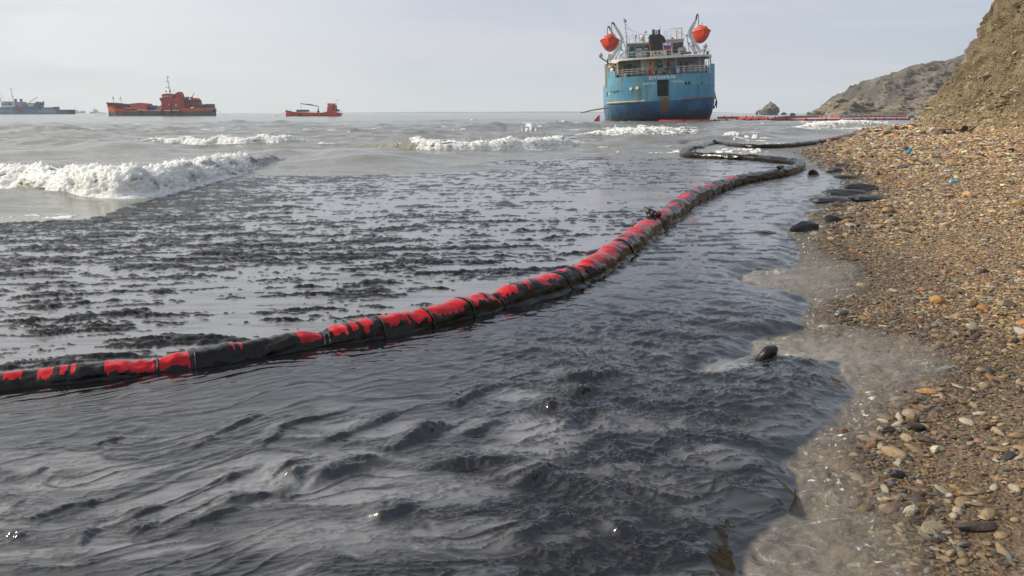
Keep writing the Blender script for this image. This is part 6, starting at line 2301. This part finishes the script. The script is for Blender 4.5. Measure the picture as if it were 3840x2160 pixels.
MB().sphere((V_(1650, 0)[0], -bd_ * .6, V_(0, 628)[1]), 1.0, (1.1, .5, .5), 12, 8).build('life_raft', M_WHITE, red, True)
for zx in (1390, 1650):
    bx_(zx - 14, 720, zx + 14, 760, bd_ * .84, M_WHITE if zx > 1500 else M_REDD, 'cabin_window')
bx_(1490, 715, 1525, 750, bd_ * .835, M_GREYW, 'cabin_window')
bx_(1530, 700, 1560, 845, bd_ * .83, M_REDD, 'cabin_door')
pr_([(1745, 570), (1800, 610), (2090, 640), (2090, 720), (1820, 800), (1790, 700)], bd_ * .5, M_REDD, 'aft_house')
pr_([(1890, 590), (2060, 592), (2095, 630), (2070, 645), (1940, 625)], 1.4, M_REDL, 'work_boat')
bx_(1815, 565, 1860, 610, 1.0, M_DARKGREY, 'winch')
MB().tube([(*V_(1915, 600)[:1], 0, V_(1915, 600)[1]), (V_(1985, 480)[0], 0, V_(1985, 480)[1])], .16, 6).build('crane_jib', M_DARKGREY, red)
bx_(1900, 570, 1940, 600, .8, M_BLACK, 'crane_base')
x_, z_ = V_(1857, 755)
MB().tube([(x_ + .55 * math.cos(q), -bd_ * .55, z_ + .55 * math.sin(q)) for q in [2 * math.pi * k / 14 for k in range(15)]], .16, 6).build('life_ring', M_REDL, red)
bx_(1970, 725, 2020, 800, 2.6, simple('rust_orange', (.35, .10, .04), .7), 'engine_box')
pr_([(2040, 800), (2055, 740), (2110, 722), (2170, 725), (2200, 800)], 2.4, simple('net_heap', (.10, .10, .085), .9), 'net_heap')
bx_(2240, 715, 2345, 800, bd_ * .7, simple('stern_tank', (.05, .07, .09), .6), 'stern_tank')
MB().tube([(V_(2040, 0)[0], -bd_ * .7, V_(0, 718)[1]), (V_(2345, 0)[0], -bd_ * .7, V_(0, 718)[1])], .06, 4).build('stern_rail', M_STEEL, red)
bx_(2240, 798, 2360, 822, bd_ * .86, M_GREYW, 'name_band')
bx_(2020, 822, 2215, 832, bd_ * .975, M_GREYW, 'name_strip')
for zx, zy, r_ in ((940, 885, .7), (1370, 890, 1.0), (1560, 890, .9), (1740, 890, .9), (1640, 885, .6)):
    x_, z_ = V_(zx, zy)
    MB().tube([(x_ + r_ * math.cos(q), -bd_ * 1.03, z_ + r_ * math.sin(q)) for q in [2 * math.pi * k / 12 for k in range(13)]], .28, 6).build('tyre_fender', M_BLACK, red)
pr_([(160, 762), (200, 758), (280, 800), (225, 830), (195, 800)], .7, M_BLACK, 'bow_fender')
pr_([(2355, 830), (2405, 850), (2400, 868), (2355, 880)], 1.6, M_BLACK, 'stern_fender')
mb = MB()
for a_, b_, r_ in (((1480, 500), (1455, 130), .16), ((1500, 450), (1465, 300), .10), ((1440, 255), (1492, 255), .10), ((1435, 240), (1478, 275), .14), ((1400, 368), (1475, 378), .10), ((1440, 150), (1470, 150), .06)):
    p0, p1 = V_(*a_), V_(*b_)
    mb.tube([(p0[0], 0, p0[1]), (p1[0], 0, p1[1])], r_, 5, r_ * .7)
mast = mb.build('mast', M_DARKGREY, red)
pr_([(1460, 165), (1495, 148), (1498, 158), (1468, 172)], .05, M_DARKGREY, 'pennant')
pr_([(1400, 372), (1420, 360), (1435, 366), (1428, 378)], .05, M_DARKGREY, 'pennant')
for zx, zy, r_ in ((1405, 452, .42), (1485, 455, .50)):
    x_, z_ = V_(zx, zy)
    MB().sphere((x_, 0, z_), r_).build('radar_dome', M_REDP, red, True)
    MB().tube([(x_, 0, z_), (x_, 0, z_ - 1.2)], .07, 5).build('dome_post', M_STEEL, red)
for zx, z0, z1 in ((1530, 500, 425), (1575, 500, 395), (1630, 470, 430)):
    a_, b_ = V_(zx, z0), V_(zx, z1)
    MB().tube([(a_[0], .4, a_[1]), (b_[0], .4, b_[1])], .06, 4).build('aerial', M_STEEL, red)
for zx, z0, z1 in ((300, 690, 545), (460, 700, 575)):
    a_, b_ = V_(zx, z0), V_(zx, z1)
    mb = MB().tube([(a_[0], 0, a_[1]), (b_[0], 0, b_[1])], .09, 5)
    mb.box(b_[0] - .25, -.25, b_[1] + (-1.6 if zx < 400 else -.2), b_[0] + .25, .25, b_[1] + (-.9 if zx < 400 else .15))
    if zx > 400:
        mb.box(b_[0] - .8, -.2, b_[1] - 1.2, b_[0] - .3, .2, b_[1] - .8)
    mb.build('foremast', M_DARKGREY, red)


def mooring(p0, p1, sag, label):
    a_, b_ = Vector(p0), Vector(p1)
    mb = MB()
    mb.tube([a_.lerp(b_, k / 10) - Vector((0, 0, sag * 4 * (k / 10) * (1 - k / 10))) for k in range(11)], .05, 4)
    return tag(mb.build('mooring_line', M_DARKGREY, None), label, 'mooring line', 'mooring lines of the anchored boats')


a_ = V_(205, 880)
mooring(c_ + Vector((a_[0], -1, a_[1])), c_ + Vector((V_(130, 0)[0], -12, -.1)), .2, 'anchor line running down from the bow of the red supply ship')
a_ = V_(2400, 810)
mooring(c_ + Vector((a_[0], 0, a_[1])), c_ + Vector((V_(2750, 0)[0], -6, -.2)), .4, 'long line running right from the stern of the red supply ship')

# ---- small red workboat
c_, k_ = frame(1040 + 1280 * .10870, 436.0, .10870)
wb = empty('workboat', c_, (0, 0, 0.02), 'small bright red workboat with black deck crane and aft wheelhouse', 'boat')
V_ = lambda zx, zy: ((zx - 1280) * k_ / 1.024, (790 - zy) * k_ / 1.048)
M_WBR = simple('workboat_red', (0.56, 0.055, 0.03), .45, col2=(.42, .04, .025), scale=.4, amt=.5)
st = []
for zx, zy, f, fw_ in ((300, 600, .05, .0), (340, 605, .3, .0), (420, 625, .6, .12), (520, 635, .85, .4), (700, 645, 1, .85), (1100, 655, 1, 1), (1500, 665, 1, 1), (1620, 660, 1, 1), (1760, 620, 1, 1), (2060, 650, .95, .95), (2180, 700, .85, .8)):
    x_, z_ = V_(zx, zy)
    st.append((x_, z_, 2.6 * f, 2.6 * fw_))
boat_hull(st, M_WBR, simple('workboat_low', (.38, .04, .028), .6, col2=(.12, .04, .03), scale=.5), wb, V_(0, 745)[1])
bx_(695, 565, 1085, 640, 1.7, simple('hold_teal', (.03, .13, .13), .6), 'cargo_hold_cover', wb)
mb = MB()
for a_, b_, r_ in (((830, 352), (1430, 445), .20), ((1060, 375), (1240, 402), .22), ((1420, 440), (1445, 545), .15)):
    p0, p1 = V_(*a_), V_(*b_)
    mb.tube([(p0[0], 0, p0[1]), (p1[0], 0, p1[1])], r_, 6)
crane = mb.build('deck_crane', M_BLACK, wb)
bx_(1390, 590, 1455, 660, .6, M_DARKGREY, 'crane_pedestal', wb)
bx_(1405, 520, 1440, 600, .3, M_STEEL, 'crane_column', wb)
a_, b_ = V_(825, 360), V_(840, 560)
MB().tube([(a_[0], 0, a_[1]), (b_[0], 0, b_[1])], .07, 4).build('crane_hook_line', M_STEEL, crane)
pr_([(1745, 640), (1750, 540), (1778, 395), (1780, 355), (2005, 355), (2010, 400), (2055, 405), (2040, 640)], 1.7, M_WBR, 'wheelhouse', wb)
bx_(1840, 378, 1935, 405, 1.72, M_WHITE, 'roof_window', wb)
pr_([(1785, 430), (1822, 425), (1818, 470), (1790, 472)], 1.73, M_WHITE, 'porthole', wb)
bx_(1945, 430, 2005, 600, 1.72, M_GLASS, 'cabin_window', wb)
bx_(1770, 350, 2010, 364, 1.85, M_BLACK, 'roof_edge', wb)
bx_(2055, 550, 2130, 625, 1.2, M_BLACK, 'outboard_engine', wb)
pr_([(300, 600), (330, 580), (520, 625), (500, 660), (380, 655)], .9, M_BLACK, 'bow_fender', wb)
for zx, zy in ((830, 745), (1585, 755)):
    x_, z_ = V_(zx, zy)
    MB().tube([(x_ + .42 * math.cos(q), -2.68, z_ + .42 * math.sin(q)) for q in [2 * math.pi * k / 12 for k in range(13)]], .20, 6).build('tyre_fender', M_BLACK, wb)
mb = MB()
for pts in ([(2130, 570), (2255, 570), (2260, 700)], [(2130, 625), (2255, 628)], [(2130, 665), (2255, 668)], [(2180, 570), (2185, 680)]):
    mb.tube([(V_(*p)[0], -1.6, V_(*p)[1]) for p in pts], .05, 4)
mb.build('stern_rail', M_DARKGREY, wb)
mb = MB()
for pts in ([(1595, 650), (1600, 590), (1720, 540)], [(1640, 575), (1645, 650)], [(1100, 632), (1390, 632)]):
    mb.tube([(V_(*p)[0], -1.5, V_(*p)[1]) for p in pts], .04, 4)
mb.build('deck_rail', M_DARKGREY, wb)
mb = MB()
for pts in ([(2060, 660), (2150, 770)], [(2060, 665), (2260, 708)], [(2260, 708), (2150, 775)]):
    mb.tube([(V_(*p)[0], 0, V_(*p)[1]) for p in pts], .13, 5)
mb.build('stern_frame', M_BLACK, wb)
a_, b_ = V_(2055, 400), V_(2050, 180)
MB().tube([(a_[0], 0, a_[1]), (b_[0], 0, b_[1])], .045, 4).build('flagstaff', M_STEEL, wb)
pr_([(2068, 222), (2090, 218), (2130, 250), (2095, 248)], .03, M_DARKGREY, 'pennant', wb)
for zx, zy in ((740, 712), (1030, 722), (1215, 736), (1485, 738)):
    bx_(zx - 22, zy - 9, zx + 22, zy + 9, 2.63, M_GREYW, 'hull_marking', wb)
a_ = V_(300, 640)
mooring(c_ + Vector((a_[0], 0, a_[1])), c_ + Vector((V_(-60, 0)[0], -5, -.1)), .35, 'line running left from the bow of the small red workboat')

# ---- blue work ship, cut by the left edge of the picture
c_, k_ = frame(0 + 800 * .16304, 428.5, .16304)
bl = empty('blue_work_ship', c_, (0, 0, 0.0), 'long low blue work ship with A-frame and white wheelhouse, far left', 'ship')
V_ = lambda zx, zy: ((zx - 800) * k_ / 1.024, (805 - zy) * k_ / 1.048)
M_BLU = simple('work_blue', (0.035, 0.12, 0.30), .5, col2=(.06, .17, .34), scale=.12, amt=.7)
M_BLU2 = simple('work_pale_blue', (0.13, 0.27, 0.42), .5, col2=(.09, .20, .34), scale=.12)
M_BLUD = simple('work_dark_blue', (0.03, 0.05, 0.13), .6, col2=(.06, .07, .12), scale=.12)
st = []
for zx, zy, f, fw_ in ((-1100, 560, .05, .02), (-1000, 570, .5, .2), (-800, 600, .9, .7), (-300, 640, 1, 1), (0, 640, 1, 1), (390, 640, 1, 1), (560, 690, 1, 1), (950, 705, 1, 1), (1370, 700, 1, 1), (1660, 700, 1, 1)):
    x_, z_ = V_(zx, zy)
    st.append((x_, z_, 7 * f, 7 * fw_))
boat_hull(st, M_BLU, simple('work_low', (.06, .16, .26), .6, scale=.2), bl, V_(0, 768)[1])
for zx0, zx1 in ((45, 215), (230, 390), (-150, 30)):
    pr_([(zx0, 690), (zx1 - 15, 690), (zx1, 762), (zx0 + 25, 762)], 7.05, M_BLU2, 'hull_panel', bl)
pr_([(980, 702), (1370, 702), (1370, 765), (960, 765)], 7.06, M_BLU2, 'hull_panel', bl)
pr_([(1385, 698), (1660, 698), (1660, 806), (1400, 806)], 7.05, M_BLUD, 'stern_block', bl)
pr_([(420, 640), (540, 640), (680, 770), (560, 770), (440, 690)], 7.08, M_RUST, 'rust_patch', bl)
pr_([(120, 635), (120, 525), (150, 510), (410, 515), (430, 560), (430, 640)], 5, M_WHITE, 'wheelhouse', bl)
for a_ in ((140, 555, 180, 595), (195, 555, 265, 595), (275, 555, 365, 595)):
    bx_(*a_, 5.1, M_GLASS, 'wheelhouse_window', bl)
pr_([(150, 510), (410, 515), (400, 548), (240, 548)], 5.05, M_BLU2, 'bridge_band', bl)
bx_(410, 520, 590, 635, 4, simple('house_lilac', (.22, .25, .38), .6), 'deckhouse', bl)
for zx in (400, 527):
    bx_(zx - 14, 462, zx + 14, 520, 1.2, M_BLUD, 'funnel', bl)
    bx_(zx - 20, 455, zx + 20, 470, 1.6, M_BLUD, 'funnel_cap', bl)
pr_([(560, 640), (700, 600), (840, 600), (920, 525), (960, 560), (985, 700), (640, 740)], 5, M_BLUD, 'winch_house', bl)
for zx in (770, 828):
    x_, z_ = V_(zx, 600)
    MB().tube([(x_, -5.6, z_), (x_, -5.0, z_)], 28 * k_, 16).build('cable_drum', M_WHITE, bl)
    bx_(zx - 18, 552, zx + 18, 575, 3, M_BLACK, 'drum_cover', bl)
mb = MB()
for pts, r_ in (([(920, 530), (1085, 545)], .9), ([(1085, 500), (1085, 600)], .55), ([(980, 680), (1090, 565)], .7), ([(940, 520), (985, 690)], .9), ([(950, 610), (1060, 555)], .5)):
    mb.tube([(V_(*p)[0], -4, V_(*p)[1]) for p in pts], r_, 6)
mb.build('a_frame', M_BLUD, bl)
MB().tube([(V_(700, 540)[0], 0, V_(700, 540)[1]), (V_(908, 408)[0], 0, V_(908, 408)[1])], .4, 6).build('crane_jib', M_GREYW, bl)
bx_(655, 545, 720, 600, 2, M_GREYW, 'crane_cab', bl)
bx_(1085, 645, 1280, 700, 4, simple('rusty_cargo', (.26, .12, .07), .8, col2=(.35, .2, .12), scale=.2), 'rusty_cargo', bl)
bx_(1280, 632, 1355, 700, 3, M_BLUD, 'stern_hut', bl)
bx_(1000, 650, 1080, 700, 3, M_GREYW, 'deck_rack', bl)
bx_(400, 600, 520, 635, 4.2, simple('dull_red', (.25, .06, .06), .7), 'red_launch', bl)
mb = MB()
for pts, r_ in (([(345, 520), (325, 190)], .25), ([(300, 215), (345, 240)], .18), ([(320, 390), (370, 392)], .3), ([(325, 235), (390, 250)], .12), ([(250, 510), (255, 415)], .1)):
    mb.tube([(V_(*p)[0], 0, V_(*p)[1]) for p in pts], r_, 5)
mb.build('mast', M_DARKGREY, bl)
mb = MB()
mb.tube([(V_(-10, 150)[0], 0, V_(-10, 150)[1]), (V_(85, 610)[0], 0, V_(85, 610)[1])], .5, 6)
mb.tube([(V_(10, 160)[0], 0, V_(10, 160)[1]), (V_(135, 465)[0], 0, V_(135, 465)[1])], .15, 5)
mb.build('derrick', M_GREYW, bl)
bx_(-200, 650, 160, 668, 7.1, M_GREYW, 'name_band', bl)
for zx in (70, 265, 20):
    x_, z_ = V_(zx, 690 if zx > 40 else 780)
    MB().sphere((x_, -7.2, z_), 1.2 if zx > 40 else 2.0, (1.2, .5, .6)).build('fender', M_BLACK, bl, True)

# ---- two far ships on the horizon
for px0, px1, top, hullm, nm, lab, Y_ in ((270, 318, 384, M_BLU2, 'distant_blue_ship', 'tiny hazy blue ship on the horizon next to the blue work ship', 2500), (337, 394, 398, M_REDP, 'distant_red_ship', 'tiny hazy red tug on the horizon left of the red supply ship', 2500)):
    a_, b_ = atd(px0, 425, Y_), atd(px1, 425, Y_)
    L = b_.x - a_.x
    e = empty(nm, ((a_.x + b_.x) / 2, Y_, 0), label=lab, cat='ship')
    red_ = 'red' in nm
    f = L / 48
    st = [(-L / 2, (5.5 if red_ else 4.5) * f, .3, .1), (-L * .4, 5.0 * f, 3, 2), (-L * .1, (3.5 if red_ else 5) * f, 4.5, 4), (L * .2, (2.6 if red_ else 5) * f, 4.5, 4.5), (L * .3, (2.4 if red_ else 9) * f, 4.5, 4.5), (L * .5, (2.2 if red_ else 9) * f, 3.5, 3)]
    boat_hull(st, hullm, M_DARKGREY, e, 1.0)
    x0 = -L * .22 if red_ else -L * .25
    MB().box(x0, -3, 4 * f, x0 + L * .22, 3, 10 * f).build('house', M_GREYW, e)
    MB().box(x0 + L * .02, -2.5, 10 * f, x0 + L * .14, 2.5, 13 * f).build('wheelhouse', M_WHITE, e)
    MB().tube([(x0 + L * .06, 0, 12 * f), (x0 + L * .05, 0, 24 * f)], .3, 5).build('mast', M_DARKGREY, e)
    MB().prism([(x0 + L * .22, 4 * f), (x0 + L * .34, 4 * f), (x0 + L * .22, 9 * f)], -2, 2).build('aft_house', M_GREYW, e)
    if not red_:
        MB().tube([(x0 + L * .3, 0, 7 * f), (x0 + L * .55, 0, 13 * f)], .4, 5).build('crane', M_DARKGREY, e)

# ------------------------------------------------------------------ sea air
hz = bpy.data.materials.new('sea_haze')
hz.use_nodes = True
ht = hz.node_tree
ht.nodes.clear()
ho = ht.nodes.new('ShaderNodeOutputMaterial')
hv = ht.nodes.new('ShaderNodeVolumePrincipled')
hv.inputs['Color'].default_value = (0.93, 0.965, 0.985, 1)
HAZE = 0.00017
hv.inputs['Density'].default_value = HAZE
hv.inputs['Anisotropy'].default_value = 0.1
ht.links.new(hv.outputs[0], ho.inputs['Volume'])
if True:
    hb_ = MB().box(-24000, -60, -8, 24000, 5200, 140).build('haze', hz)
    tag(hb_, kind='stuff')
